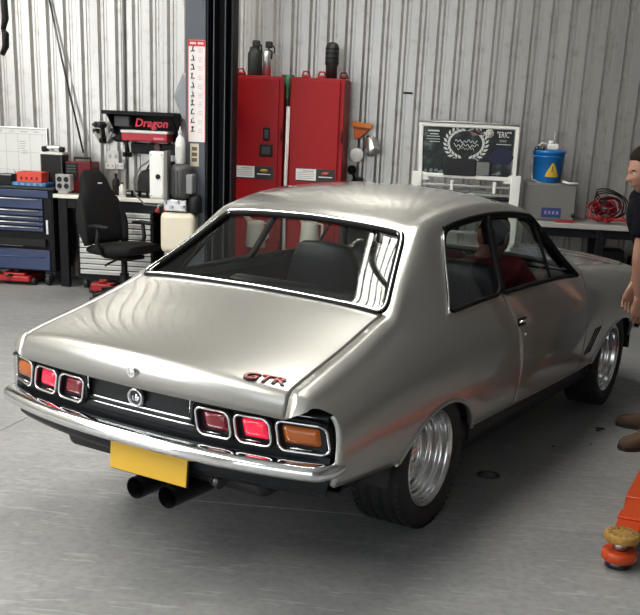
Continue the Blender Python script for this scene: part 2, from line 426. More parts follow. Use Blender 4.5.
def _grev(n):
    k = 3; kn = np.concatenate([np.zeros(k), np.arange(0, n-k+1), np.full(k, n-k)]).astype(float)
    return np.array([kn[i+1:i+k+1].mean() for i in range(n)])
GU, GV = _grev(NU), _grev(NV)
BU, BV = _basis(NU, GU), _basis(NV, GV)
CP = D.copy()
for _ in range(4):                                   # pull the net until the surface passes (nearly) through the table
    S = np.einsum('ai,bj,ijk->abk', BU, BV, CP); CP = CP + .8*(D - S)
CP[:, 0, 0] = 0
_tt = np.linspace(0, NU-3, 2001); _ty = _basis(NU, _tt) @ CP[:, 4, 1]
def u_of(y): return np.interp(y, _ty, _tt)
def warp(P):
    P = np.array(P, float); x, y = np.abs(P[..., 0]), P[..., 1]
    f = np.clip((-y - .45)/.585, 0, 1)**1.6
    g_ = np.clip((y - 2.4)/.9, 0, 1)**1.6
    P[..., 1] = y + .095*f*(x/.76)**2.4 - .16*g_*(x/.76)**2.2
    return P
def ev(u, v):
    "surface points for arrays u, v of one shape"
    u, v = np.broadcast_arrays(np.asarray(u, float), np.asarray(v, float)); sh = u.shape
    A, B = _basis(NU, u.ravel()), _basis(NV, v.ravel())
    return warp(np.einsum('ri,rj,ijk->rk', A, B, CP)).reshape(*sh, 3)
def nrm(u, v, e=1e-3):
    a = ev(u + e, v) - ev(u - e, v); b = ev(u, v + e) - ev(u, v - e)
    n = np.cross(a, b); n /= np.linalg.norm(n, axis=-1, keepdims=True) + 1e-12
    return n * np.where((n[..., 0:1]*.8 + n[..., 2:3]*.6) < 0, -1, 1)
VE, VS, VB, VX = GV[2], GV[3], GV[4], GV[7]          # v of edge, shoulder, belt, hem
# feature lines: y as function of v
def lerp(a, b, t): return a + (b-a)*t
def y_glass_rear(v): return np.interp(v, [VE, VS, VB], [.13, .33, .09])      # rear edge of the quarter window
def y_bpillar(v): return np.interp(v, [0, VE, VS, VB, GV[5], VX], [.79, .79, .79, .69, .785, .85])
def y_apillar(v): return np.interp(v, [0, VE, VS, VB], [1.375, 1.375, 1.46, 1.715])
def y_cowl(v): return np.interp(v, [0, VE, VS, VB, GV[5], VX], [1.935, 1.90, 1.86, 1.80, 1.80, 1.84])
YR, YD = -1.045, -.285
ARCHES = ((-.03, .305, .375, .275), (2.55, .305, .425, .272))   # wheel arch ellipses: centre y, z, half width, half height
_yy = np.linspace(-1.1, 3.4, 1801)
def hem_z(y):
    z = np.interp(y, [-1.1, -.9, -.38, .35, 2.0, 3.4], [.455, .455, .405, .385, .345, .40])
    for c, cz, a, h in ARCHES:
        k = 1 - ((y - c)/a)**2
        z = np.maximum(z, np.where(k > 0, cz + h*np.sqrt(np.clip(k, 0, 1)), 0))
    return z
_uu = u_of(_yy)
_vs = np.linspace(VB, VX, 60)
def v_hem(u):
    u = np.atleast_1d(u); Pz = ev(u[:, None], _vs[None, :])
    out = np.empty(len(u))
    for i in range(len(u)):
        z = Pz[i, :, 2]; zt = hem_z(Pz[i, 45, 1]); out[i] = np.interp(-zt, -z, _vs)
    return out
# canonical grid columns (a in 0..6) -> y ; a breakpoints are the feature lines
def y_of(a, v):
    v = np.asarray(v, float)
    L_ = [np.interp(v, [0, VE, VS, VB], [YR, YR, -1.035, -.965]), np.full(v.shape, YD), y_glass_rear(v), y_bpillar(v), y_apillar(v), y_cowl(v), np.full(v.shape, 3.32)]
    if True:
        L_[2] = np.where(v >= VB, y_glass_rear(VB), L_[2]); L_[4] = np.where(v >= VB, y_apillar(VB), L_[4])
    k = min(int(a), 5); return lerp(L_[k], L_[k+1], a - k)
SEG = [34, 22, 30, 30, 24, 60]
ACOL = [np.linspace(k, k+1, SEG[k]+1) for k in range(6)]
# finer columns where the arches end steeply
VSEG = [(0, VE, 16), (VE, VS, 5), (VS, VB, 14)]
def block(ai, v0, v1, nv, cols=None):
    "grid of (u, v) for canonical column block ai between v0 and v1"
    cols = ACOL[ai] if cols is None else cols
    vv = np.linspace(v0, v1, nv+1); U = np.empty((len(cols), nv+1))
    for i, a in enumerate(cols): U[i] = u_of(y_of(a, vv))
    return U, np.broadcast_to(vv, U.shape).copy()
def block_low(ai, nv=26):
    "belt to hem; the hem follows the arches"
    cols = ACOL[ai]; t = np.linspace(0, 1, nv+1); U = np.empty((len(cols), nv+1)); W = np.empty_like(U)
    for i, a in enumerate(cols):
        vb = VX
        for _ in range(3):
            vv = lerp(VB, vb, t); u = u_of(y_of(a, vv)); vb = float(v_hem(u[-1:])[0])
        W[i] = lerp(VB, vb, t); U[i] = u_of(y_of(a, W[i]))
    return U, W
GAP = .0028
def inset(P, edges, d=GAP):
    P = P.copy()
    def mv(A, B):
        w = B - A; return A + w*(d/np.maximum(np.linalg.norm(w, axis=-1, keepdims=True), 1e-9)).clip(0, 1)
    if 'a' in edges: P[0] = mv(P[0], P[1])
    if 'b' in edges: P[-1] = mv(P[-1], P[-2])
    if 'c' in edges: P[:, 0] = mv(P[:, 0], P[:, 1])
    if 'd' in edges: P[:, -1] = mv(P[:, -1], P[:, -2])
    return P
def flange(P, N, edges, depth=.016):
    "add a turned-in return along the named edges (a/b = first/last column, c/d = first/last row)"
    I = P - N*depth
    if 'a' in edges: P = np.concatenate([I[:1], P]); I = np.concatenate([I[:1], I])
    if 'b' in edges: P = np.concatenate([P, I[-1:]]); I = np.concatenate([I, I[-1:]])
    if 'c' in edges: P = np.concatenate([I[:, :1], P], 1); I = np.concatenate([I[:, :1], I], 1)
    if 'd' in edges: P = np.concatenate([P, I[:, -1:]], 1)
    return P
def add_panel(b, UV, gap='', turn='', sides=(1, -1), depth=.016):
    U, W = UV; P = ev(U, W); N = nrm(U, W)
    P = flange(inset(P, gap), N, turn, depth)
    for s in sides:
        Q = P.copy(); Q[..., 0] *= s; b.grid(Q, flip=(s < 0))
def rounded(sq, r, asp):
    "pull points of the unit square onto a rounded rectangle; r corner radius in the short unit, asp = (w, h)"
    out = sq.copy(); w, h = asp
    for q in out.reshape(-1, 2):
        x, y = q[0]*w, q[1]*h
        for cx_, cy_ in ((r, r), (w-r, r), (r, h-r), (w-r, h-r)):
            if (x - cx_)*(1 if cx_ > w/2 else -1) > 0 and (y - cy_)*(1 if cy_ > h/2 else -1) > 0:
                dx, dy = x - cx_, y - cy_; m_ = max(abs(dx), abs(dy)); l_ = math.hypot(dx, dy)
                x, y = cx_ + dx/l_*m_, cy_ + dy/l_*m_
        q[0], q[1] = x/w, y/h
    return out
def perimeter(n, m):
    return [(i/n, 0.) for i in range(n)] + [(1., j/m) for j in range(m)] + [(1-i/n, 1.) for i in range(n)] + [(0., 1-j/m) for j in range(m)]

# ---- welded shell: roof, pillars, quarters (one surface)
shell = MB()
def uv_at(ai0, ai1, v0, v1):
    "map unit square (s along the car, t across) to (u, v) between canonical columns ai0..ai1"
    def f(s, t):
        v = lerp(v0, v1, t); a = lerp(ai0, ai1, s)
        return float(u_of(y_of(a, np.array([v])))[0]), v
    return f
add_panel(shell, block(2, 0, VE, 16)); add_panel(shell, block(3, 0, VE, 16))              # roof
for k in (0, 1, 2, 3, 4): add_panel(shell, block(k, VE, VS, 5), 'c' if k == 0 else '', 'c' if k == 0 else '')
add_panel(shell, block(5, VE, VS, 5, ACOL[5][:6]))
add_panel(shell, block(0, VS, VB, 14)); add_panel(shell, block(1, VS, VB, 14))
add_panel(shell, block(4, VS, VB, 14)) 
for k in (0, 1, 2): add_panel(shell, block_low(k), 'b' if k == 2 else '', 'd' + ('b' if k == 2 else '') + ('a' if k == 0 else ''), depth=.02)
# corners of the window openings are filled to a radius
def corner_ring(b, f, n, m, r, asp, mirror=True):
    sq = np.array(perimeter(n, m)); rr = rounded(sq, r, asp)
    if mirror: pass
    rows = []
    for k in (0, .5, 1.):
        rows.append([f(*p) for p in lerp(sq, rr, k)])
    R_ = np.array(rows); P = ev(R_[..., 0], R_[..., 1])
    for s in (1, -1):
        Q = P.copy(); Q[..., 0] *= s
        Q = np.concatenate([Q, Q[:, :1]], 1); b.grid(Q, flip=(s < 0))
    return R_[2]
def half_ring(b, f, n, m, r, asp):
    "same for an opening that crosses the centre line: s in 0..1 along the car, t 0..1 from the centre outwards"
    sq = np.array([(0., j/m) for j in range(m+1)] + [(i/n, 1.) for i in range(1, n)] + [(1., 1 - j/m) for j in range(m+1)])
    dd = sq.copy(); dd[:, 1] = .5 + dd[:, 1]/2; rr = rounded(dd, r, asp); rr[:, 1] = (rr[:, 1] - .5)*2
    rows = [[f(*p) for p in lerp(sq, rr, k)] for k in (0, .5, 1.)]
    R_ = np.array(rows); P = ev(R_[..., 0], R_[..., 1])
    for s in (1, -1):
        Q = P.copy(); Q[..., 0] *= s; b.grid(Q, flip=(s < 0))
    return R_[2]
REAR = half_ring(shell, uv_at(1, 2, 0, VE), 22, 16, .075, (.47, 1.06))
FRONT = half_ring(shell, uv_at(4, 5, 0, VE), 24, 16, .06, (.65, 1.1))
QW = corner_ring(shell, uv_at(2, 3, VS, VB), 30, 14, .065, (.60, .36))
DW = corner_ring(shell, uv_at(3, 4, VS, VB), 30, 14, .03, (.85, .36))
shell_o = shell.build('body_shell', paint, car, weld=.0004)
# ---- opening panels
b = MB(); add_panel(b, block(0, 0, VE, 16), 'bd', 'abd'); b.build('trunk_lid', paint, car, weld=.0004)
b = MB(); add_panel(b, block(5, 0, VE, 16), 'ad', 'abd'); b.build('bonnet', paint, car, weld=.0004)
def door_uv():
    A, B = block_low(3), block_low(4)
    return np.concatenate([A[0], B[0][1:]]), np.concatenate([A[1], B[1][1:]])
for s in (1, -1):
    b = MB(); add_panel(b, door_uv(), 'abc', 'abcd', (s,)); o = b.build('door', paint, car, weld=.0003)
    if s > 0: DOOR = o
    b = MB(); U1, W1 = block(5, VS, VB, 14); U2, W2 = block_low(5)
    add_panel(b, (np.concatenate([U1, U2[:, 1:]], 1), np.concatenate([W1, W2[:, 1:]], 1)), 'a', 'abd', (s,))
    add_panel(b, (block(5, VE, VS, 5, ACOL[5][5:])), 'c', 'cb', (s,))
    o = b.build('front_fender', paint, car, weld=.0003)
    if s > 0: FENDER = o
def mirror_pts(P, s): Q = np.array(P, float).copy(); Q[..., 0] *= s; return [Vector(p) for p in Q]
def off(uvs, d): 
    u, v = np.array(uvs)[:, 0], np.array(uvs)[:, 1]; return ev(u, v) + nrm(u, v)*d
# ---- glass panes
def pane(name, f, n, m, depth, sides, parent=car, centre=False):
    st = np.array([[f(i/n, j/m) for j in range(m+1)] for i in range(n+1)]); P = ev(st[..., 0], st[..., 1]) - nrm(st[..., 0], st[..., 1])*depth
    for s in sides:
        b = MB(); Q = P.copy()
        if centre:
            Q = np.concatenate([(P*np.array([-1, 1, 1]))[:, :0:-1], P], 1)
        else: Q[..., 0] *= s
        b.grid(Q, flip=(s < 0)); o = b.build(name, glass_m, parent)
        o['label'] = 'tinted see-through glass'
pane('rear_window', uv_at(1, 2, 0, VE), 16, 14, .010, (1,), centre=True)
pane('windscreen', uv_at(4, 5, 0, VE), 16, 14, .010, (1,), centre=True)
pane('quarter_window', uv_at(2, 3, VS, VB), 14, 10, .014, (1, -1))
pane('door_window', uv_at(3, 4, VS, VB), 14, 10, .014, (1, -1))
# ---- seals and bright strips around the glass
def strip(name, uvs, r, d, material, sides=(1, -1), close=True, flat=1., parent=car, full=False, lab=None):
    P = off(uvs, d)
    if full:
        Q = np.concatenate([P, (P*np.array([-1, 1, 1]))[::-1]])
        k = [0] + [i for i in range(1, len(Q)) if np.linalg.norm(Q[i] - Q[i-1]) > 1e-4]; Q = Q[k]
        o = MB().tube([Vector(p) for p in Q], r, 8, close=close, flat=flat).build(name, material, parent)
        if lab: o['label'] = lab
        return
    for s in sides:
        o = MB().tube(mirror_pts(P, s), r, 8, close=close, flat=flat).build(name, material, parent)
        if lab: o['label'] = lab
def shrink(uvs, k, c=None):
    A = np.array(uvs); c = A.mean(0) if c is None else np.array(c); return c + (A - c)*k
rc = (float(np.mean(REAR[:, 0])), 0)
strip('window_seal', REAR, .017, -.004, rubber, full=True)
strip('window_trim', shrink(REAR, 1.012, rc), .006, .010, chrome, full=True, lab='bright chrome bead around the rear window')
strip('window_trim', shrink(REAR, .955, rc), .0045, .004, chrome, full=True, lab='thin bright inner bead of the rear window')
fc = (float(np.mean(FRONT[:, 0])), 0)
strip('window_seal', FRONT, .017, -.004, rubber, full=True)
strip('window_seal', QW, .013, -.005, rubber, flat=.8)
strip('window_seal', DW, .013, -.005, rubber, flat=.8)
# bright strip on the rear edge of the quarter window, dark drip rail above the side glass
zz = np.linspace(VS + .02, VB - .02, 12)
strip('window_trim', [(float(u_of(y_glass_rear(v))) - .05, v) for v in zz], .0045, .005, chrome, close=False, lab='bright chrome strip behind the quarter window')
ra = np.linspace(2.0, 4.0, 40)
strip('drip_rail', [(float(u_of(y_of(a, np.array([VS]))[0])), VS - .05) for a in ra], .009, .004, black_metal, close=False)
strip('window_divider', [(float(u_of(y_bpillar(v))), v) for v in np.linspace(VS, VB, 14)], .017, -.002, black_metal, close=False)
strip('window_frame', [(float(u_of(y_apillar(v) )), v) for v in np.linspace(VS, VB, 14)], .017, .0, black_metal, close=False)
strip('vent_divider', [(float(u_of(lerp(1.40, 1.345, t))), lerp(VS, VB, t)) for t in np.linspace(0, 1, 12)], .009, -.006, black_metal, close=False)
# lip of each wheel arch
for c, cz, a_, h_ in ARCHES:
    ys_ = [c + a_*.995*math.cos(t) for t in np.linspace(PI, 0, 40)]
    P = []
    for y in ys_:
        u = float(u_of(y)); v = float(v_hem(np.array([u]))[0]); P.append((u, v))
    strip('arch_lip', P, .009, .0, paint, close=False)
# ---- tail: panel, lamps, bumper, plate
def rear_y(x, y0=-1.0, k=.092): return y0 + k*(abs(x)/.76)**2.4
def rp(x, z, d=0.): 
    "point of the tail panel, d = out of the panel (towards the rear)"
    return V(x + TX, rear_y(x) - d, z)
TX = -.016                                               # lamps and panel sit a touch to the left
PB = .018                                                # the panel lies this far in front of the lamp rims
xs_ = np.linspace(-.735, .765, 41)
b = MB(); b.grid([[rp(x, z, d) for z, d in ((.715, -.06), (.700, -PB + .004), (.69, -PB), (.50, -PB))] for x in xs_])
b.build('tail_panel', satin_black, car)
o = MB().tube([rp(x, .612, -PB + .003) for x in np.linspace(-.26, .26, 15)], .0045, 8).tube([rp(x, .590, -PB + .003) for x in np.linspace(-.26, .26, 15)], .0035, 8).build('panel_trim', chrome, car); o['label'] = 'double chrome line under the black tail panel'
o = MB().tube([rp(x, .698, -PB + .006) for x in xs_[1:-1]], .003, 8).build('panel_trim', chrome, car); o['label'] = 'thin chrome line along the top of the tail panel'
def rrect(w, h, r, n=5, sk=0.):
    P = []
    for cx_, cz_, a0 in ((w/2-r, h/2-r, 0), (-w/2+r, h/2-r, 90), (-w/2+r, -h/2+r, 180), (w/2-r, -h/2+r, 270)):
        for k in range(n+1):
            a = math.radians(a0 + 90*k/n); x, z = cx_ + r*math.cos(a), cz_ + r*math.sin(a); P.append((x + sk*(z/h), z))
    return P
red_lens = mat('red lamp lens', (.24, .004, .018), .08, 0, .6, coat=.6)
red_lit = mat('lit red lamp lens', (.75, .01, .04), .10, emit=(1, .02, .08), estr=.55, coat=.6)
amber = mat('amber lamp lens', (.48, .11, .008), .12, coat=.6)
def lens_mesh(cx_, cz_, w, h, sk, s, ribs, bend):
    b = MB(); n = 15; Pt = []
    for i in range(n):
        fx = i/(n-1) - .5; col = []
        for j in range(7):
            fz = j/6 - .5; e = 1 - (2*abs(fx))**6; e2 = 1 - (2*abs(fz))**6
            x = cx_ + fx*w + sk*fz; d = -PB - .001 + .012*e*e2 + (.0018 if i % 2 else 0)*e*e2*ribs
            col.append(bend(rp(s*x, cz_ + fz*h, d)))
        Pt.append(col)
    b.grid(Pt); return b
for s in (1, -1):
    for cx_, w, kind in ((.345, .138, 'red'), (.503, .134, 'lit'), (.683, .172, 'amber')):
        cz_, h = .620, .098 if kind != 'amber' else .104; sk = -.018
        bend = (lambda p: V(p.x, p.y + 1.1*max(0, abs(p.x) - .715)**1.3, p.z)) if kind == 'amber' else (lambda p: p)   # the outer lamp follows the body round the corner
        lp = lambda k, d: [bend(rp(s*(cx_ + x), cz_ + z, d)) for x, z in rrect(w*k if kind != 'amber' else w + .14*(k-1), h + .1*(k-1), .026, 5, sk)]
        lab = {'red': 'dark red inner tail lamp', 'lit': 'glowing red brake lamp', 'amber': 'amber outer indicator lamp'}[kind]
        lamp = MB().tube(lp(1., .0), .0052, 8, close=True).build('tail_lamp', chrome, car); lamp['label'] = lab + (' on the right' if s > 0 else ' on the left')
        hb = MB(); hb.ring_loft([lp(1.16, -PB), lp(1.14, -.003), lp(1.02, -.001), lp(.94, -.004), lp(.92, -PB - .004)], cap=False); hb.face(hb._v(lp(.93, -PB - .002))); hb.build('lamp_housing', black_plastic, lamp)
        lw, lh, lx, lz = (w*.70, h*.68, .0, .004) if kind != 'amber' else (w*.80, h*.62, -.006, .004)
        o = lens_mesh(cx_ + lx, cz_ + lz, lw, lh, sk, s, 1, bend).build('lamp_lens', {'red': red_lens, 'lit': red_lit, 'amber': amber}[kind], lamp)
        o = MB().tube([rp(s*(cx_ - w*.32), cz_ - h*.40, -.008), rp(s*(cx_ + w*.2), cz_ - h*.40, -.008)], .003, 6).build('lamp_reflector', chrome, lamp)
    # black eyebrow over the lamp group, with a bright upper line
    MB().tube([rp(s*x, z, -.004) for x, z in ((.255, .60), (.258, .672), (.268, .686), (.42, .686), (.6, .686), (.72, .684), (.768 if s > 0 else .738, .676))], .007, 8).build('lamp_surround', satin_black, car)
    o = MB().tube([rp(s*x, z, -.002) for x, z in ((.246, .640), (.247, .684), (.256, .693), (.30, .694))], .0035, 8).build('lamp_trim', chrome, car)
# centre emblem: chrome ring with a lion-like figure in relief
em = thing('emblem', None, None); em.parent = car
E0 = V(-.020, -1.0 + PB, .650)
em.location = E0
em.rotation_euler = (math.radians(90), 0, 0)
MB().lathe([(.030, 0), (.036, .004), (.038, .016), (.034, .024), (.028, .024), (.027, .014)], n=32).build('emblem_ring', chrome, em)
MB().lathe([(.0, .013), (.027, .013)], n=24).build('emblem_dish', mat('dark emblem dish', (.05, .05, .055), .3, .6), em)
b = MB()
b.sphere((.002, -.004, .016), .008, 10, 8, (1, 1.3, .5)); b.sphere((.005, .009, .017), .007, 10, 8, (1, .9, .6))
b.tube([(-.004, -.012, .016), (-.012, -.014, .016), (-.015, -.004, .016), (-.012, .004, .016)], .0022, 6); b.tube([(.006, -.010, .016), (.013, -.012, .016)], .003, 6)
b.sphere((.013, -.001, .016), .0065, 10, 8, (1, 1, .6))
b.build('emblem_figure', chrome, em)
tl = [o for o in children(car) if o.name == 'trunk_lid'][0]
b = MB().lathe([(.0, .004), (.010, .005), (.012, .002), (.0165, .006), (.019, .004), (.0195, 0)], (0, -1.0425, .757), n=24, M=Matrix(((1, 0, 0), (0, 0, -1), (0, 1, 0))))
b.build('trunk_lock', chrome, car)
# bumper blade: one chrome pressing wrapped round the corners
BX = np.concatenate([np.linspace(0, .72, 22), [.730, .737, .741, .744, .745, .745]])
def bump_c(i):
    "centre line of the blade and its outward direction"
    x = BX[i]
    if i < 22: return V(x, rear_y(x, -1.02, .118), 0), V(.30*(x/.76)**1.6, -1, 0).normalized()
    t = (i - 21)/(len(BX) - 1 - 21); a = t*1.2
    return V(x, rear_y(.72, -1.02, .118) + .085*t**1.3, 0), V(math.sin(.28 + a), -math.cos(.28 + a), 0)
prof = [(.0, .559), (.030, .561), (.054, .557), (.066, .548), (.073, .534), (.073, .520), (.066, .507), (.052, .497), (.030, .490), (.006, .488)]
rows = []
for i in range(len(BX)-1, -1, -1):
    c, d = bump_c(i); k = 1. if i < 22 else 1 - .22*((i-21)/(len(BX)-1-21))**2
    rows.append([V(-(c + d*o_*k).x, (c + d*o_*k).y, z - .012 if i < 24 else -.012 + .530 + (z - .530)*(1 - .05*(i-23))) for o_, z in prof])
rows += [[V(-p.x, p.y, p.z) for p in r] for r in rows[-2::-1]]
b = MB(); b.grid(rows); 
bv = b.build('rear_bumper', chrome, car)
mo = bv.modifiers.new('thick', 'SOLIDIFY'); mo.thickness = .003; ss = bv.modifiers.new('smooth', 'SUBSURF'); ss.levels = 1; ss.render_levels = 1
# black valance under the bumper
b = MB(); b.grid([[V(x*k, rear_y(x, -.985) + d, z) for z, d, k in ((.56, .0, 1), (.48, .0, 1), (.425, .004, .985), (.402, .022, .96), (.395, .16, .90))] for x in np.linspace(-.765, .765, 31)])
b.build('rear_valance', satin_black, car)
# number plate (blank yellow) hung under the bumper
pl = MB().box((0, 0, 0), (.368, .006, .128), .004).build('number_plate', mat('yellow plate', (.80, .47, .035), .45), car, loc=(.045, -1.005, .417), rot=(math.radians(-4), 0, math.radians(1)))
MB().box((0, .006, 0), (.376, .006, .136), .004).build('plate_backing', black_plastic, pl)
# twin exhaust, silencer and tank
for x in (-.005, .150):
    e = MB().tube([(x, -1.02, .300), (x, -.80, .300), (x*.6 + .03, -.62, .290)], .043, 18, cap=False).tube([(x, -1.02, .300), (x, -.80, .300)], .039, 18, cap=False).build('exhaust_pipe', mat('black exhaust', (.02, .02, .022), .35, .4), car)
MB().box((.07, -.50, .295), (.44, .30, .14), .06, seg=4).build('silencer', mat('black exhaust', (.02, .02, .022), .35, .4), car)
MB().box((0, -.66, .40), (1.0, .46, .14), .04).build('fuel_tank', mat('underbody black', (.010, .010, .011), .6), car)
MB().cyl((.30, -.93, .385), (.335, -.935, .375), .024, n=16).build('tow_eye', mat('dark steel', (.10, .10, .10), .3, .9), car)
# sills, floor pan, inner arches
under = mat('underbody black', (.010, .010, .011), .6)
for s in (1, -1):
    b = MB(); b.grid([[V(s*x, y, z) for x, z in ((.745, .42), (.748, .34), (.735, .26), (.66, .225))] for y in np.linspace(.30, 2.16, 14)])
    b.build('sill', satin_black, car)
    b = MB(); b.grid([[V(s*x, y, z) for x, z in ((.765, .52), (.758, .43), (.745, .395), (.66, .385))] for y in np.linspace(-.78, -.30, 8)])
    b.build('rear_skirt', satin_black, car)
    for c, cz, a_, h_ in ARCHES:
        b = MB(); rows = [[V(s*x, c + (a_+.012)*math.cos(t), max(cz + (h_+.045)*math.sin(t), .25)) for x in (.758, .44)] for t in np.linspace(0, PI, 24)]
        b.grid(rows); b.face(b._v([r[1] for r in rows])); b.build('wheel_housing', under, car)
b = MB(); b.box((0, 1.25, .275), (1.40, 1.95, .05), .02); b.box((0, -.33, .44), (1.0, 1.15, .05), .02); b.box((0, 2.65, .40), (.95, 1.25, .24), .05)
b.build('floor_pan', under, car)
MB().cyl((-.62, 0, .306), (.62, 0, .306), .045, n=16).sphere((0, 0, .306), .14, 16, 10).build('rear_axle', under, car)
# ---- wheels
tyre_m = mat('tyre rubber', (.016, .016, .017), .62, bump=(120, .2))
def tyre_mesh(R, Ri, w):
    b = MB(); h = w/2; g_ = .009; d = .007
    prof = [(Ri, -h*.78), (Ri + .012, -h*.86), (Ri + .035, -h*.97), (R - .045, -h), (R - .020, -h*.95), (R - .006, -h*.86)]
    for q in (-.60, -.22, .22, .60):
        prof += [(R, h*q - g_), (R - d, h*q - g_*.6), (R - d, h*q + g_*.6), (R, h*q + g_)]
    prof += [(R - .006, h*.86), (R - .020, h*.95), (R - .045, h), (Ri + .035, h*.97), (Ri + .012, h*.86), (Ri, h*.78)]
    b.lathe(prof, axis='X', n=64)
    return b
def tread_blocks(R, w):
    "cross cuts of the tread shoulder as slim proud lugs"
    b = MB(); h = w/2
    for k in range(56):
        a = 2*PI*k/56
        for q in (-.80, .80, -.41, .41, 0):
            ln = w*(.10 if abs(q) > .5 else .11)
            M = Matrix.Rotation(a, 3, 'X')
            b.box(M @ V(h*q, 0, R + .0005), (ln, .024, .007), 0, M @ Matrix.Rotation(.35 if q > 0 else -.35, 3, 'Z'))
    return b
def crisp(b, prof, axis='X', n=56):
    for p, q in zip(prof[:-1], prof[1:]): b.lathe([p, q], axis=axis, n=n)
    return b
def make_wheel(x, y, R, w, side):
    rimw = w*.84; h = rimw/2
    # x measured outwards: the dish faces +X
    dish = [(.204, h*1.05), (.199, h*.99), (.190, h*.93), (.186, h*.60), (.172, h*.56), (.168, h*.22), (.155, h*.18), (.151, -h*.14), (.138, -h*.18), (.134, -h*.44), (.112, -h*.46), (.098, -h*.26), (.080, -h*.14), (.062, -h*.10), (.056, -h*.02), (.0, -h*.02)]
    for _ in range(2):                                   # rolled edges on every step of the dish
        q = [dish[0]]
        for a, c in zip(dish[:-1], dish[1:]): q += [(lerp(a[0], c[0], .22), lerp(a[1], c[1], .22)), (lerp(a[0], c[0], .78), lerp(a[1], c[1], .78))]
        dish = q + [dish[-1]]
    b = MB(); b.lathe([(.185, -h), (.212, -h*.98), (.205, -h*.9), (.178, -h*.5), (.178, h*.30), (.190, h*.62), (.206, h*.94), (.213, h), (.211, h*1.04), (.206, h*1.06)] + dish, axis='X', n=64)
    wl_ = b.build('wheel', mat('polished rim', (.80, .80, .80), .16, 1.), car, loc=(x, y, R), rot=(0, 0, 0 if side > 0 else PI))
    tyre_mesh(R, .205, w).build('tyre', tyre_m, wl_)
    tread_blocks(R - .0035, w).build('tyre_tread', tyre_m, wl_)['kind'] = 'stuff'
    b = MB(); b.lathe([(.044, -h*.02), (.044, h*.22), (.038, h*.30), (.030, h*.33), (.0, h*.34)], axis='X', n=28); b.build('hub_cap', chrome, wl_)
    for k in range(5):
        a = 2*PI*k/5 + .3; c = V(-h*.10, .085*math.cos(a), .085*math.sin(a))
        MB().cyl(c, c + V(.022, 0, 0), .0105, .0095, 6).build('wheel_nut', chrome, wl_)
    for k in range(10):
        a = 2*PI*k/10; M = Matrix.Rotation(a, 3, 'X'); MB().box(M @ V(-h*.24, 0, .113), (.006, .022, .022), .002, M).build('rim_slot', black_metal, wl_)
    return wl_
make_wheel(.635, -.0, .307, .25, 1); make_wheel(-.635, -.0, .307, .25, -1)
make_wheel(.660, 2.54, .303, .215, 1); make_wheel(-.660, 2.54, .303, .215, -1)
# ---- door handle, lock, vents, badge
def surf(y, z, s=1):
    u = float(u_of(y)); vv = np.linspace(VS, VX, 200); P = ev(np.full(200, u), vv); i = int(np.argmin(np.abs(P[:, 2] - z)))
    n = nrm(np.array([u]), np.array([vv[i]]))[0]; p = P[i].copy(); p[0] *= s; n = n.copy(); n[0] *= s
    return Vector(p), Vector(n)
for s in (1, -1):
    d_ = DOOR if s > 0 else [o for o in children(car) if o.name.startswith('door') and o is not DOOR and not o.name.startswith('door_')][0]
    p, n = surf(.81, .795, s); p2, _ = surf(.90, .792, s)
    Mx = Matrix((V(0, 1, 0), n, V(0, 0, 1))).transposed()
    b = MB(); b.box(p + n*.002, (.10, .006, .044), .003, Mx); b.build('handle_recess', black_metal, d_)
    b = MB(); b.tube([p + V(0, -.045, .004) + n*.004, p + V(0, -.03, .006) + n*.020, p + V(0, .03, .004) + n*.020, p + V(0, .045, .002) + n*.004], .009, 10, flat=.7); b.build('door_handle', chrome, d_)
    q, n2 = surf(.85, .735, s); MB().cyl(q, q + n2*.006, .012, .010, 18).build('door_lock', chrome, d_)
    f_ = FENDER if s > 0 else [o for o in children(car) if o.name.startswith('front_fender') and o is not FENDER][0]
    for k in range(3):
        y1_, y0_ = 2.10 - .048*k, 1.98 - .048*k; a_ = surf(y1_, .585, s)[0]; c_ = surf(y0_, .452, s)[0]; n = surf((y1_+y0_)/2, .52, s)[1]
        o = MB().tube([lerp(a_, c_, t) + n*.001 for t in np.linspace(0, 1, 6)], .0052, 8, flat=.5).build('fender_vent', black_plastic, f_); o['label'] = 'slanted black louvre slot'
# side moulding line low on the body and the bright line of the sill
for s in (1, -1):
    P = []
    for y in np.linspace(.34, 2.10, 24):
        u = float(u_of(y)); v = float(v_hem(np.array([u]))[0]); P.append((u, v - .03))
    MB().tube(mirror_pts(off(P, .001), s), .004, 6).build('sill_trim', paint, car)
# script badge GTR on the lid: red letters on a dark edge
def lid(x, y):
    "point and normal of the lid"
    u = float(u_of(y)); vv = np.linspace(0, VE, 120); P = ev(np.full(120, u), vv); i = int(np.argmin(np.abs(P[:, 0] - x))); n = nrm(np.array([u]), np.array([vv[i]]))[0]
    return Vector(P[i]), Vector(n)
p, n = lid(.512, -.978); q, _ = lid(.58, -.966)
Mb = frame(p + n*.001, (q - p), V(0, 1, .25)) @ Matrix.Translation((.0, 0, 0))
badge = text_mesh('badge', 'GTR', .066, mat('badge black', (.02, .008, .008), .35), car, Mb, .004, bold=True, xs=1.25, shear=.25); badge['label'] = 'GTR letters in red edged with black'
text_mesh('badge_face', 'GTR', .058, mat('badge red', (.45, .03, .02), .3), badge, frame(p + n*.0062, (q - p), V(0, 1, .25)), .001, bold=False, xs=1.32, shear=.25)
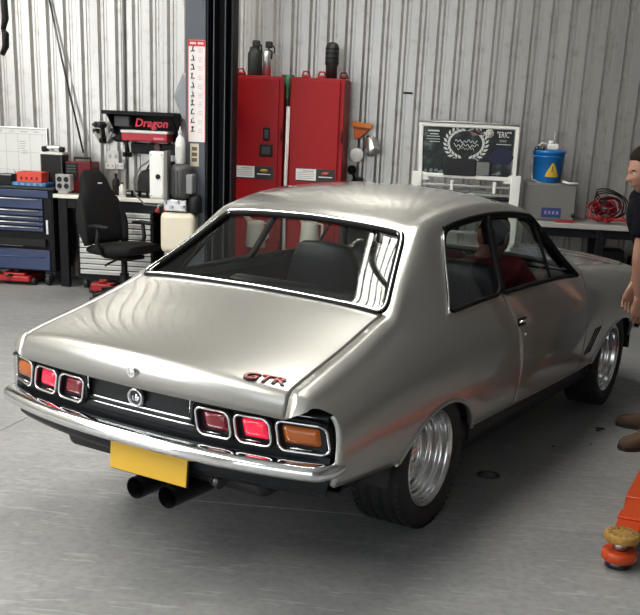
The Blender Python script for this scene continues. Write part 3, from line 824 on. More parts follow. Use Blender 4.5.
# ---- cabin
lining = mat('cabin lining', (.035, .036, .04), .8)
b = MB(); b.box((0, .0, .885), (1.16, .46, .03), .01); b.build('parcel_shelf', lining, car)
b = MB(); b.box((0, .30, .68), (1.16, .16, .46), .06, Matrix.Rotation(-.25, 3, 'X'), 4); b.box((0, .55, .46), (1.16, .50, .18), .06, None, 4); b.build('rear_seat', seat_vinyl, car)
def front_seat(x):
    st = MB(); st.box((x, 1.22, .46), (.48, .50, .16), .06, None, 4); s_o = st.build('front_seat', seat_vinyl, car)
    bb = MB(); prof_ = []
    for t in np.linspace(0, 1, 9):
        wv = .24 if t < .6 else .24 - .075*((t-.6)/.4)**1.5; th = .065*(1 - .35*t); yb = .98 - .05*t; z = .46 + .545*t
        prof_.append([V(x + wv*math.copysign(abs(math.cos(a))**.45, math.cos(a)), yb + th*math.copysign(abs(math.sin(a))**.6, math.sin(a)), z) for a in np.linspace(0, 2*PI, 25)[:-1]])
    top_ = prof_[-1]; c = sum(top_, V(0, 0, 0))/24; prof_.append([c + (p - c)*.8 + V(0, 0, .018) for p in top_]); prof_.append([c + (p - c)*.3 + V(0, 0, .026) for p in top_])
    bb.ring_loft(prof_); bb.build('backrest', seat_vinyl, s_o)
front_seat(-.40); front_seat(.39)
b = MB(); P = []
for x in np.linspace(-.70, .70, 15): P.append([V(x, y, z) for y, z in ((1.98, .89), (1.80, .905), (1.70, .895), (1.66, .86), (1.67, .72), (1.74, .60))])
b.grid(P); b.build('dashboard', lining, car)
sw = MB().lathe([(.175 + .013*math.cos(t), .013*math.sin(t)) for t in np.linspace(0, 2*PI, 13)], n=36)
M_ = Matrix.Rotation(math.radians(-62), 3, 'X')
for k in (90, 210, 330): sw.bar((.04*math.cos(math.radians(k)), .04*math.sin(math.radians(k)), -.02), (.172*math.cos(math.radians(k)), .172*math.sin(math.radians(k)), 0), .022, .006)
sw.cyl((0, 0, -.03), (0, 0, 0), .045, n=20); sw.cyl((0, 0, -.20), (0, 0, -.03), .022, n=12)
sw.build('steering_wheel', black_plastic, car, loc=(.38, 1.56, .80), rot=(math.radians(62), 0, 0))
for s in (1, -1):
    b = MB(); b.grid([[V(s*x, y, z) for x, z in ((.668, .895), (.70, .80), (.715, .68), (.705, .61))] for y in np.linspace(.05, 1.85, 8)]); b.build('door_card', lining, car)
# head lining just under the roof skin
st = np.array([[(float(u_of(y)), v) for v in np.linspace(0, VS - .15, 12)] for y in np.linspace(.26, 1.30, 12)]); P = ev(st[..., 0], st[..., 1]) - nrm(st[..., 0], st[..., 1])*.02
Q = np.concatenate([(P*np.array([-1, 1, 1]))[:, :0:-1], P], 1); b = MB(); b.grid(Q); b.build('head_lining', lining, car)
mirr = MB().box((0, 1.52, 1.13), (.20, .02, .055), .008).bar((0, 1.52, 1.14), (0, 1.50, 1.20), .012).build('rear_view_mirror', black_plastic, car)
# ---- nose: grille panel, headlamps, front bumper
b = MB(); b.grid([[V(x, 3.27 - .16*(abs(x)/.76)**2.2, z) for z in (.72, .60, .48)] for x in np.linspace(-.70, .70, 15)]); b.build('front_grille', satin_black, car)
for s in (1, -1):
    hl = MB().lathe([(.0, .03), (.06, .025), (.085, .01), (.095, .0), (.10, -.02)], (s*.55, 3.21, .62), 'Y', 24).build('headlamp', mat('lamp glass', (.7, .72, .74), .1, .3), car)
b = MB(); rows = []
for x in np.linspace(-.80, .80, 27):
    y = 3.30 - .20*(abs(x)/.80)**2.6; rows.append([V(x, y + o_, z) for o_, z in ((-.02, .53), (.03, .535), (.055, .50), (.055, .45), (.03, .42), (-.02, .42))])
b.grid(rows); fb = b.build('front_bumper', chrome, car); mo = fb.modifiers.new('thick', 'SOLIDIFY'); mo.thickness = .003

# the body sits a touch lower on its right-hand springs
ROLL = Matrix.Rotation(math.radians(.8), 4, 'Y')
for o in children(car):
    if o.name.split('.')[0] in ('wheel', 'rear_axle'): continue
    if o.type == 'EMPTY' or o.location.length or any(o.rotation_euler): M0 = Matrix.LocRotScale(o.location, o.rotation_euler, None)
    else: M0 = Matrix.Identity(4)
    M1 = Matrix.Translation((0, 0, .3)) @ ROLL @ Matrix.Translation((0, 0, -.3)) @ M0
    o.location = M1.translation; o.rotation_euler = M1.to_euler()
# ================================================================== left of the bay: whiteboard, tool chest, bench, chair
YW = 5.6
blue_paint = mat('navy painted steel', (.010, .028, .095), .3, 0, .5, coat=.3)
dark_steel = mat('dark steel', (.10, .10, .10), .3, .9)
alu = mat('aluminium', (.70, .70, .70), .3, .9)
silver_drawer = mat('pale grey drawer', (.60, .60, .58), .35, .3)
dark_red = mat('dark red plastic', (.12, .006, .012), .5, 0, .3)
bright_red = mat('bright red plastic', (.38, .012, .014), .4)
grey_plastic = mat('grey plastic', (.34, .34, .33), .5)
castor_m = mat('castor rubber', (.02, .02, .02), .6)
def castor(parent, x, y, r=.05, z0=None):
    c = MB().lathe([(.0, -.016), (r, -.016), (r, .016), (.0, .016)], (x, y, r), 'X', 18, smooth=False).build('castor', castor_m, parent)
    MB().box((x, y, r*2.02), (.05, .06, .012)).bar((x - .024, y, r), (x - .024, y, r*2), .004, .03).bar((x + .024, y, r), (x + .024, y, r*2), .004, .03).build('castor_fork', dark_steel, c)
# whiteboard planner
p0, p1 = at(46, 129, 5.57), at(46, 185, 5.57)
wbw, wbh = 1.15, 1.434 - .80
w = thing('whiteboard', 'white planner board with a printed grid hanging on the ribbed wall at left', 'whiteboard', (p0.x - wbw/2, 5.585, 1.434 - wbh/2))
MB().box((0, 0, 0), (wbw, .012, wbh), .004).build('board', mat('whiteboard enamel', (.80, .80, .78), .2), w)
fr = MB()
for s in (1, -1): fr.box((s*wbw/2, -.004, 0), (.016, .022, wbh + .016), .003); fr.box((0, -.004, s*wbh/2), (wbw, .022, .016), .003)
fr.build('board_frame', alu, w)
ln = mat('faint print', (.42, .42, .42), .6)
for k in range(9): MB().box((-wbw/2 + wbw*(k+.9)/9.3, -.0072, -.02), (.003, .001, wbh*.9)).build('printed_line', ln, w)
for k in range(4): MB().box((0, -.0072, wbh*.41 - wbh*.27*k), (wbw*.97, .001, .003)).build('printed_line', ln, w)
random.seed(3)
for k in range(9):
    for r in range(1): MB().box((-wbw/2 + wbw*(k+.45)/9.3, -.0072, wbh*.445), (.07*random.uniform(.6, 1.1), .001, .007)).build('heading', ln, w)
for k in range(6): MB().box((.33 + random.uniform(-.02, .02), -.0072, .19 - .022*k), (.06*random.uniform(.5, 1.2), .001, .004)).build('handwriting', mat('blue-grey ink', (.20, .22, .28), .6), w)
# tool chest on castors
tc = thing('tool_chest', 'navy blue roller tool chest with pale drawer handles at the left edge', 'tool chest', (-3.53, 4.95, 0))
MB().box((0, .24, .52), (1.0, .48, .76), .008).build('chest_body', black_metal, tc)
MB().box((0, .24, .912), (1.04, .50, .024), .006).build('chest_top', mat('chest top mat', (.03, .03, .034), .6), tc)
MB().box((-.012, -.008, .862), (.974, .02, .066), .004).build('top_fascia', blue_paint, tc)
for zt, h in ((.822, .098), (.716, .058), (.652, .040), (.606, .040), (.560, .046)):
    d = MB().box((-.035, -.010, zt - h/2), (.90, .022, h - .006), .003).build('drawer', blue_paint, tc)
    MB().tube([(-.47, -.028, zt - .010), (.38, -.028, zt - .010)], .007, 8, flat=.7).build('drawer_handle', alu, d)
MB().box((.45, -.006, .56), (.022, .018, .13), .002).build('corner_strip', alu, tc)
MB().box((-.02, .10, .415), (.92, .30, .07)).build('open_shelf', black_plastic, tc)
d = MB().box((-.012, -.010, .25), (.96, .022, .19), .004).build('lower_door', blue_paint, tc)
MB().tube([(-.46, -.026, .275), (.42, -.026, .275)], .005, 8).build('door_trim', mat('blue trim', (.03, .08, .22), .3), d)
for x in (-.42, .42):
    for y in (.06, .42): castor(tc, x, y, .052)
MB().box((.50, .24, .52), (.016, .47, .76)).build('side_panel', black_metal, tc)
tag(MB().box((-3.62, 4.965, .41), (.60, .10, .075), .01).box((-3.45, 4.93, .398), (.24, .02, .05), .004).build('paper_stack', mat('white paper', (.78, .79, .82), .6)), 'white boxes of paper in the open shelf of the navy chest', 'papers')
# low red jack under the chest
j = thing('trolley_jack', 'low red trolley jack lying on the floor under the navy tool chest', 'jack', (-3.44, 4.92, 0))
MB().box((0, .20, .060), (.34, .42, .055), .012).box((0, .18, .095), (.22, .30, .03), .01).build('jack_frame', bright_red, j)
for x in (-.185, .185):
    for y in (.06, .34): MB().cyl((x - .02, y, .033), (x + .02, y, .033), .033, n=16).build('jack_wheel', castor_m, j)
MB().cyl((0, .14, .105), (0, .14, .135), .05, n=18).build('saddle', dark_steel, j)
MB().tube([(0, .0, .09), (-.05, -.06, .10)], .013, 8).build('handle_socket', dark_steel, j)
# things on the chest
b = thing('red_tray', 'red plastic tray with finger slots on top of the blue tray', 'tray', (-3.245, 5.05, .966))
tb = MB()
for x in (-.115, .115): tb.box((x, 0, .045), (.012, .18, .09), .003)
for y in (-.085, .085): tb.box((0, y, .045), (.24, .012, .09), .003)
tb.box((0, 0, .006), (.24, .18, .012)); tb.build('tray_body', mat('tomato red plastic', (.66, .06, .035), .4), b)
for k in range(4): MB().box((-.075 + .05*k, -.0922, .034), (.018, .004, .026), .001).build('tray_slot', dark_red, b)
b = thing('blue_tray', 'flat blue plastic tray of small parts under the red tray', 'tray', (-3.245, 5.05, .9255))
MB().box((0, 0, .02), (.33, .22, .038), .008).build('tray_body', mat('sky blue plastic', (.03, .15, .34), .4), b)
for k in range(5): MB().box((-.12 + .06*k, -.111, .02), (.03, .006, .022), .002).build('tray_pocket', mat('pale blue plastic', (.16, .34, .50), .4), b)
tag(MB().lathe([(.0, 0), (.045, 0), (.05, .02), (.05, .10), (.03, .115), (.03, .13), (.0, .13)], (-3.64, 5.1, .9255), n=20).build('spray_can', mat('green can', (.02, .20, .08), .4)), 'short green can at the photo edge on the tool chest', 'can')
b = thing('parts_bin', 'small open dark parts bin beside the green can', 'bin', (-3.512, 5.1, .9255))
MB().box((0, 0, .05), (.13, .16, .10), .006).build('bin_body', black_plastic, b); MB().box((0, -.082, .092), (.14, .012, .012), .003).build('bin_rim', grey_plastic, b)
MB().tube([(.075, -.02, .0), (.085, -.02, .12), (.07, -.02, .13)], .004, 6).build('bin_hook', dark_steel, b)
b = thing('equipment_case', 'tall black case with a white and chrome carry handle on the tool chest', 'case', (-3.095, 5.24, .9255))
MB().box((0, 0, .155), (.215, .18, .31), .014).build('case_body', black_plastic, b)
MB().box((0, -.004, .30), (.225, .186, .022), .005).build('case_lid_edge', white_plastic, b)
MB().tube([(-.10, -.02, .31), (-.07, -.02, .355), (.06, -.02, .355), (.10, -.02, .315)], .022, 10, flat=.8).build('case_handle', chrome, b)
for x in (-.085, .085): MB().box((x, -.03, .337), (.05, .07, .05), .015).build('latch', black_plastic, b)
for x in (-.10, .10): MB().bar((x, -.094, .02), (x, -.094, .29), .012, .006, .002).build('corner_rib', mat('charcoal plastic', (.05, .05, .055), .5), b)
# bench: pale top on black legs
be = thing('workbench', 'long workbench with a pale top and black legs along the left wall', 'workbench', (-2.235, 5.27, 0))
MB().box((0, 0, .853), (1.58, .62, .036), .006).build('bench_top', mat('pale bench top', (.80, .78, .70), .35), be)
for x in (-.70, .74):
    for y in (-.27, .27):
        MB().box((x, y, .42), (.085, .06, .83), .004).build('leg', black_metal, be)
        MB().cyl((x, y, 0), (x, y, .02), .025, n=14).build('foot', alu, be)
for y in (-.27, .27): MB().box((.02, y, .79), (1.52, .04, .09), .004).build('bench_rail', black_metal, be)
# pale roller cabinet under the bench
rcab = thing('roller_cabinet', 'pale grey roller cabinet with many thin drawers under the bench behind the chair', 'cabinet', (-2.43, 5.22, 0))
MB().box((0, 0, .42), (.74, .50, .66), .006).build('cabinet_body', black_metal, rcab)
n = 12
for k in range(n):
    z = .74 - (k+.5)*(.60/n)
    d = MB().box((0, -.256, z), (.69, .02, .60/n - .010), .003).build('drawer', silver_drawer, rcab)
    MB().box((0, -.269, z + .012), (.60, .012, .008), .002).build('drawer_pull', white_plastic, d)
for x in (-.31, .31):
    for y in (-.2, .2): castor(rcab, x, y, .045)
rc2 = thing('small_cabinet', 'second pale drawer cabinet under the bench to the right of the chair', 'cabinet', (-1.72, 5.22, 0))
MB().box((0, 0, .42), (.50, .50, .66), .006).build('cabinet_body', black_metal, rc2)
for k in range(9):
    z = .73 - (k+.5)*(.58/9)
    MB().box((0, -.256, z), (.46, .02, .58/9 - .010), .003).build('drawer', silver_drawer, rc2)
for x in (-.2, .2):
    for y in (-.2, .2): castor(rc2, x, y, .045)
j = thing('jack_stand', 'low red jack on the floor in front of the pale roller cabinet', 'jack', (-2.50, 4.80, 0))
MB().box((0, 0, .058), (.20, .16, .07), .012).cyl((0, 0, .09), (0, 0, .12), .04, n=16).build('jack_frame', bright_red, j)
for s in (-1, 1): MB().cyl((s*.105 - .015, -.03, .03), (s*.105 + .015, -.03, .03), .03, n=14).build('jack_wheel', castor_m, j)
# swivel chair
chair_m = mat('black upholstery', (.010, .010, .011), .85, 0, .3, bump=(180, .15))
ch = thing('office_chair', 'high-backed black racing style office chair in front of the bench', 'chair', (-2.17, 4.42, 0), math.radians(66))
def pad(name, prof_fn, n=9, parent=ch, material=chair_m):
    b = MB(); R_ = []
    for t in np.linspace(0, 1, n):
        c, wv, th, up = prof_fn(t); R_.append([Vector(c) + V(wv*math.copysign(abs(math.cos(a))**.5, math.cos(a)), 0, 0) + Vector(up)*(th*math.copysign(abs(math.sin(a))**.6, math.sin(a))) for a in np.linspace(0, 2*PI, 25)[:-1]])
    return b.ring_loft(R_).build(name, material, parent)
pad('seat', lambda t: ((0, -.25 + .50*t, .46 + .03*(1-t)), .25*(.86 + .14*math.sin(PI*t)), .058*(.55 + .45*math.sin(PI*min(1, max(0, t)))**.5), (0, 0, 1)))
def bk(t):
    z = .50 + .63*t; wv = np.interp(t, [0, .12, .45, .62, .75, .9, 1], [.20, .245, .255, .225, .165, .155, .09]); return (0, .24 + .13*t - .02*math.sin(PI*t), z), wv, np.interp(t, [0, .1, .8, 1], [.03, .055, .05, .02]), (0, 1, -.2)
pad('backrest', bk, 15)
for s in (1, -1):
    pad('side_bolster', lambda t: ((s*np.interp(t, [0, .5, 1], [.235, .255, .20]), .20 + .10*t, .50 + .40*t), .035, .055*math.sin(PI*(.15 + .7*t)), (0, 1, -.2)), 8)
    MB().tube([(s*.29, -.10, .68), (s*.295, .05, .685), (s*.29, .14, .675)], [.028, .032, .026], 10, flat=.6).build('armrest', black_plastic, ch)
    MB().tube([(s*.29, .03, .67), (s*.31, .03, .55), (s*.24, .02, .43)], .018, 8).build('arm_post', black_plastic, ch)
o = MB().box((.02, .285, 1.02), (.05, .01, .012), .002, Matrix.Rotation(-.15, 3, 'X')).build('badge', mat('small white label', (.75, .75, .75), .5), ch); o.location = (0, -.0, 0)
MB().cyl((0, 0, .12), (0, 0, .42), .028, n=16).cyl((0, 0, .10), (0, 0, .26), .04, n=16).build('gas_lift', black_plastic, ch)
MB().box((0, 0, .405), (.24, .28, .035), .01).build('tilt_plate', black_metal, ch); MB().tube([(-.06, -.02, .40), (-.27, -.06, .375), (-.31, -.06, .36)], .010, 8).build('tilt_lever', black_plastic, ch)
for k in range(5):
    a = 2*PI*k/5 + .2; e = V(.30*math.cos(a), .30*math.sin(a), .075)
    l = MB().tube([(0, 0, .115), tuple(e*.6 + V(0, 0, .045)), tuple(e)], [.03, .024, .018], 8).build('star_leg', black_plastic, ch)
    MB().cyl(e + V(-math.sin(a)*.025, math.cos(a)*.025, -.045), e + V(math.sin(a)*.025, -math.cos(a)*.025, -.045), .030, n=14).build('castor', castor_m, l)
# on the bench
b = thing('welder', 'dark red and black welding machine at the left end of the bench', 'machine', (-2.845, 5.30, .871))
MB().box((.0, 0, .145), (.25, .26, .29), .012).build('welder_case', dark_red, b)
MB().box((-.062, -.134, .20), (.115, .012, .15), .004).build('control_panel', black_plastic, b)
for k in range(3): MB().box((-.062, -.142, .25 - .025*k), (.085, .004, .008)).build('display_strip', mat('dim green strip', (.06, .09, .08), .4), b)
MB().tube([(-.08, 0, .29), (-.08, 0, .32), (.08, 0, .32), (.08, 0, .29)], .010, 8).build('handle', black_plastic, b)
for x in (-.1, .1):
    for y in (-.1, .1): MB().cyl((x, y, 0), (x, y, .004), .014, n=10).build('foot', rubber, b)
b = thing('socket_box', 'grey power box with four black outlets at the end of the bench', 'power box', (-2.925, 5.02, .871))
MB().box((0, 0, .105), (.145, .09, .15), .010).build('box_body', grey_plastic, b); MB().box((0, 0, .017), (.10, .10, .034), .008).build('box_foot', grey_plastic, b)
for x in (-.033, .033):
    for z in (.075, .135): MB().cyl((x, -.044, z), (x, -.052, z), .025, .022, 16).build('outlet', black_plastic, b)
tag(MB().tube([at(47, -12, 5.57), at(62, 60, 5.55), at(83.5, 153, 5.51)], .010, 8).build('metal_rod', dark_steel), 'long thin metal rod leaning slantwise against the ribbed wall', 'rod')
tag(MB().tube([(-2.50, 5.575, .90), (-2.505, 5.575, 1.6), (-2.50, 5.575, 2.9)], .012, 8).build('conduit', grey_paint), 'grey conduit running up the wall beside the tool shelf', 'pipe')
# shelf with red script sign and the red and white light bar
sh = thing('tool_shelf', 'black wall shelf above the bench carrying a red script sign', 'shelf', (-2.28, 5.58, 1.62))
MB().box((0, -.17, .0), (.70, .34, .035), .004).build('shelf_board', black_metal, sh)
MB().box((.0, -.02, -.13), (.62, .02, .24), .003).build('back_board', black_plastic, sh)
for x in (-.31, .31): MB().prism([(0, 0), (-.30, 0), (0, -.20)], .018, Matrix.Translation((x, -.012, -.018)) @ Matrix.Rotation(PI/2, 4, 'Z') @ Matrix.Rotation(PI/2, 4, 'X')).build('bracket', black_metal, sh)
MB().box((-.17, -.22, -.075), (.15, .12, .10), .01).build('cable_box', mat('charcoal plastic', (.05, .05, .055), .5), sh)
text_mesh('script_sign', 'Dragon', .105, mat('red sign', (.60, .02, .05), .4, emit=(1, .02, .05), estr=.15), sh, frame((.11, -.26, -.085), (1, 0, 0), (0, 0, 1)), .006, bold=True, xs=1.0, shear=.2)  # faint glow put into the letter material
lb = thing('red_toolbox', 'long red box with a white lid edge fixed under the black shelf', 'box', (-2.24, 5.43, 1.41))
MB().box((0, 0, 0), (.45, .22, .085), .012).build('box_body', mat('crimson paint', (.42, .01, .025), .3), lb)
MB().box((0, -.002, .045), (.46, .23, .026), .006).build('box_lid', mat('white lid', (.80, .79, .78), .35), lb)
MB().box((.14, -.112, -.01), (.10, .004, .018)).build('box_badge', mat('pink print', (.62, .25, .27), .5), lb)
b = thing('tool_rail', 'black tool rail under the red box with power tools hanging', 'rail', (-2.19, 5.52, 1.30))
MB().box((0, 0, 0), (.46, .10, .10), .01).build('rail_body', black_plastic, b); MB().cyl((.04, -.055, .02), (.04, -.085, .02), .035, .030, 18).build('dial', mat('plum knob', (.14, .05, .07), .4), b)
def cordless(name, label, x, z, rz, c):
    t = thing(name, label, 'drill', (x, 5.47, z), rz)
    MB().cyl((-.07, 0, .0), (.06, 0, 0), .028, .032, 16).cyl((-.105, 0, 0), (-.07, 0, 0), .012, .022, 12).build('motor_housing', c, t)
    MB().tube([(.03, 0, -.01), (.045, 0, -.07), (.05, 0, -.12)], [.022, .019, .022], 10).build('grip', black_plastic, t)
    MB().box((.045, 0, -.145), (.085, .05, .045), .01).build('battery', black_plastic, t)
cordless('cordless_drill', 'black cordless drill hanging left of the red box', -2.50, 1.38, .7, black_plastic)
cordless('cordless_drill', 'second black power tool hanging just below the shelf end', -2.72, 1.50, 1.2, mat('charcoal plastic', (.05, .05, .055), .5))
for k, (px, py, w_, h_) in enumerate(((113, 157, .12, .12), (110.5, 166, .10, .06), (120, 166, .08, .06), (125, 154, .06, .11))):
    p = at(px, py, 5.585); s_ = thing('wall_socket', ['white double power point below the red box', 'small white switch plate, leftmost of the low pair', 'small white switch plate, right of the low pair', 'narrow white power point below the rail'][k], 'socket', (p.x, 5.588, p.z), 0, 'power points above the bench')
    MB().box((0, 0, 0), (w_, .02, h_), .006).build('plate', white_plastic, s_)
    for x in (-w_*.25, w_*.25): MB().box((x, -.012, .005), (w_*.22, .008, h_*.3), .002).build('switch', mat('grey switch', (.5, .5, .5), .4), s_)
t = thing('hose_loop', 'grey hose hanging in a loop from two black wall hooks', 'hose', (0, 0, 0))
a_, c_ = at(96, 132, 5.56), at(113, 132, 5.56)
MB().tube([lerp(a_, c_, k) + V(0, -.03, -.10*math.sin(PI*k)) for k in np.linspace(0, 1, 11)], .016, 10).build('hose', mat('grey hose', (.45, .45, .44), .5), t)
for q in (a_, c_): MB().box(q + V(0, .0, .01), (.05, .07, .05), .012).build('hook', black_plastic, t)
t = thing('soft_bag', 'rounded black tool bag standing on the bench under the sockets', 'bag', (-2.15, 5.38, .871))
b = MB(); R_ = []
for z, k in ((0, .9), (.02, 1), (.12, 1.0), (.19, .93), (.23, .75), (.245, .4)): R_.append([V(.17*k*math.copysign(abs(math.cos(a))**.5, math.cos(a)), .10*k*math.copysign(abs(math.sin(a))**.6, math.sin(a)), z) for a in np.linspace(0, 2*PI, 25)[:-1]])
b.ring_loft(R_).build('bag_body', mat('black canvas', (.012, .012, .013), .8), t)
MB().tube([(-.09, 0, .23), (-.06, 0, .285), (.06, 0, .285), (.09, 0, .23)], .011, 8).build('bag_handle', black_plastic, t)
for k, (px, py, r, h, m_, nm, lb_) in enumerate(((116, 184, .035, .20, black_plastic, 'spray_bottle', 'slim black bottle on the bench beside the chair back'), (103, 184, .04, .16, mat('amber bottle', (.18, .12, .03), .35), 'oil_bottle', 'brownish bottle on the bench behind the chair headrest'), (122, 186, .03, .12, white_plastic, 'glue_bottle', 'small white bottle on the bench beside the black tool bag'))):
    p = at(px, py, 5.22); t = thing(nm, lb_, 'bottle', (p.x, 5.22, .871))
    MB().lathe([(.0, 0), (r, 0), (r, h*.65), (r*.4, h*.8), (r*.4, h*.9)], n=18).build('bottle_body', m_, t); MB().lathe([(r*.45, h*.88), (r*.45, h), (.0, h)], n=14).build('bottle_cap', black_plastic, t)
for k, px in enumerate((131, 138, 146, 153)):
    p = at(px, 193, 5.1); t = thing('small_parts_box', ['low black parts box, leftmost in the row on the bench', 'low black parts box, second in the row on the bench', 'low black parts box, third in the row on the bench', 'low black parts box, rightmost in the row on the bench'][k], 'box', (p.x, 5.08, .871), 0, 'parts boxes on the bench')
    MB().box((0, 0, .03), (.06, .10, .06), .006).build('box_body', black_plastic, t); MB().box((0, -.052, .04), (.04, .005, .015)).build('box_label', grey_plastic, t)
# straps or bag hanging from above at the photo's left edge
hb = thing('hanging_strap', 'black lifting strap hanging down at the top left corner', 'strap', (-3.24, 4.5, 2.0))
MB().tube([(.0, 0, .05), (.035, 0, .12), (.04, 0, .22), (.02, 0, .25)], [.03, .045, .045, .03], 10, flat=.6).build('strap_pad', black_plastic, hb)
MB().tube([(.02, 0, .25), (.045, 0, .34), (.04, 0, .6), (0, 0, 1.2), (0, 0, 4.0)], [.03, .045, .04, .02, .02], 10, flat=.6).build('strap_web', mat('black canvas', (.012, .012, .013), .8), hb)
# ================================================================== lift post with its power unit, red cabinets
post_m = mat('blue-grey lift paint', (.075, .085, .105), .4)
dark_post = mat('dark lift paint and channel shade', (.006, .007, .010), .5, 0, .25)
PX0 = -1.578; PY = 4.30
lp_ = thing('lift_post', 'dark grey hoist post carrying a long white pictogram sticker', 'hoist post', (PX0, PY, 0))
MB().box((.085, .10, 1.75), (.17, .20, 3.42), .006).build('post_column', post_m, lp_)
MB().box((.285, .225, 1.75), (.215, .02, 3.42)).box((.181, .12, 1.75), (.012, .22, 3.42)).box((.388, .12, 1.75), (.012, .22, 3.42)).box((.235, .10, 1.75), (.012, .18, 3.40)).box((.33, .10, 1.75), (.012, .18, 3.40)).build('post_channel', dark_post, lp_)  # near-black colour puts the shade of the open channel into the paint
for x in (.236, .331): MB().box((x, .006, 1.75), (.010, .012, 3.40), .002).build('channel_edge', mat('painted edge highlight', (.05, .055, .065), .3), lp_)  # lighter strips paint the highlights on the channel edges
MB().box((.19, .12, .02), (.60, .46, .04), .004).build('base_plate', dark_post, lp_)
for x in (-.06, .44):
    for y in (-.06, .30): MB().cyl((x, y, .04), (x, y, .07), .018, n=6).build('anchor_bolt', dark_steel, lp_)
MB().box((.19, .12, 3.48), (.46, .30, .05), .004).build('top_plate', dark_post, lp_)
z0, z1 = at(198, 142, PY).z, at(198, 40, PY).z
MB().box((.096, -.0015, (z0+z1)/2), (.150, .003, z1 - z0)).build('sticker', mat('sticker paper', (.78, .73, .73), .4), lp_)
MB().box((.096, -.003, z1 - .025), (.152, .003, .046)).build('sticker_header', mat('sticker red', (.55, .02, .03), .4), lp_)
for k in range(9):
    if k != 4: MB().box((.045 + .0127*k, -.0048, z1 - .025), (.009, .001, .016)).build('header_print', mat('sticker paper', (.78, .73, .73), .4), lp_)
for s in (-1, 1): MB().box((.096 + s*.072, -.0032, (z0+z1)/2), (.006, .002, z1 - z0)).build('sticker_edge', mat('sticker red', (.55, .02, .03), .4), lp_)
ink = mat('pictogram ink', (.03, .03, .03), .5); faint = mat('fine print', (.50, .42, .42), .5)
random.seed(11)
for k in range(10):
    z = z1 - .085 - k*(z1 - z0 - .10)/10; b = MB()
    x = .062
    b.box((x, -.0035, z), (.036, .001, .008)); b.box((x + random.uniform(-.01, .01), -.0035, z + .016), (.010, .001, .026)); b.cyl((x + random.uniform(-.012, .012), -.003, z + .034), (x + random.uniform(-.012, .012), -.0042, z + .034), .007, n=8)
    b.bar((x - .018, -.0035, z - .012), (x + .014, -.0035, z + .012 * random.choice((-1, 1))), .006, .001)
    b.build('pictogram', ink, lp_)
    for r in range(3): MB().box((.125, -.0035, z + .020 - .014*r), (.046*random.uniform(.6, 1), .001, .004)).build('print_line', faint, lp_)
MB().box((.078, -.002, (at(195, 155, PY).z)), (.075, .003, .185)).build('yellow_label', mat('cream label', (.66, .60, .46), .5), lp_)
for k in range(3): MB().box((.078, -.004, at(195, 155, PY).z + .05 - .045*k), (.045, .001, .030)).build('label_print', mat('label brown', (.14, .11, .08), .5), lp_)
# round grey plate behind the post
rp_ = thing('round_cover', 'round blue-grey metal cover showing behind the hoist post', 'cover', (-1.535, 4.72, 1.78))
MB().lathe([(.0, -.015), (.22, -.015), (.255, .0), (.26, .015), (.25, .03), (.0, .03)], axis='Y', n=8, smooth=False).build('cover_disc', mat('pale blue-grey paint', (.30, .32, .345), .4), rp_)
MB().cyl((0, .03, 0), (0, .88, 0), .03, n=12).build('cover_arm', dark_steel, rp_)
# hydraulic power unit on the post
pu = thing('hydraulic_unit', 'hoist power unit with grey motor, silver pump and cloudy oil tank', 'pump', (-1.66, 4.22, 0))
MB().lathe([(.0, 1.235), (.06, 1.235), (.088, 1.215), (.095, 1.19), (.095, .985), (.085, .96), (.0, .96)], (.075, -.01, 0), n=28).build('motor', mat('charcoal paint', (.06, .06, .062), .45), pu)
for k in range(18):
    a = 2*PI*k/18; MB().box((.075 + .097*math.cos(a), -.01 + .097*math.sin(a), 1.09), (.008, .008, .19), 0, Matrix.Rotation(a, 3, 'Z')).build('cooling_fin', mat('charcoal paint', (.06, .06, .062), .45), pu)
MB().box((.15, -.02, 1.08), (.07, .14, .16), .01).build('terminal_box', mat('mid grey paint', (.24, .25, .25), .45), pu)
MB().box((.03, -.01, .90), (.20, .13, .10), .012).build('pump_block', alu, pu)
for x, z in ((-.055, .92), (.0, .885), (.055, .925), (.10, .89)): MB().cyl((x, -.07, z), (x, -.105, z), .016, .014, 10).build('valve', steel, pu)
MB().tube([(-.08, -.04, .90), (-.12, -.05, .89), (-.13, -.05, .85)], .010, 8).build('release_lever', steel, pu); MB().sphere((-.13, -.05, .845), .02).build('lever_knob', bright_red, pu)
tank = mat('cloudy tank plastic', (.72, .66, .53), .35)
MB().box((.05, 0, .67), (.30, .19, .34), .045, seg=4).build('oil_tank', tank, pu)
MB().cyl((-.055, -.03, .84), (-.055, -.03, .875), .028, n=16).build('tank_cap', bright_red, pu)
MB().lathe([(.0, .84), (.05, .84), (.058, .86), (.058, .96), (.045, .985), (.0, .985)], (.19, -.02, 0), n=20).build('accumulator', black_plastic, pu)
MB().box((.02, .10, 1.0), (.15, .03, .50), .004).build('mounting_plate', dark_post, pu)
bt = thing('white_bottle', 'white plastic bottle standing on top of the grey hoist motor', 'bottle', (-1.60, 4.21, 1.236))
MB().lathe([(.0, 0), (.038, 0), (.042, .01), (.042, .17), (.030, .21), (.016, .225), (.016, .24), (.0, .24)], n=22).build('bottle_body', white_plastic, bt); MB().lathe([(.018, .235), (.018, .265), (.008, .275), (.005, .30), (.0, .30)], n=14).build('bottle_cap', mat('grey cap', (.45, .45, .45), .5), bt)
MB().box((0, -.042, .09), (.05, .003, .10), .001).build('bottle_label', mat('pale label', (.60, .60, .58), .5), bt)
cb = thing('control_box', 'white hoist control box with a round black switch beside the motor', 'control box', (-1.775, 4.15, 1.14))
MB().box((0, 0, 0), (.128, .09, .385), .012).build('box_shell', white_plastic, cb)
MB().box((.0, -.046, 0), (.108, .006, .35), .003).build('box_cover', mat('white enamel', (.82, .82, .80), .35), cb)
MB().lathe([(.0, -.014), (.016, -.014), (.021, .0)], (.012, -.052, -.01), 'Y', 20).build('knob', black_plastic, cb)
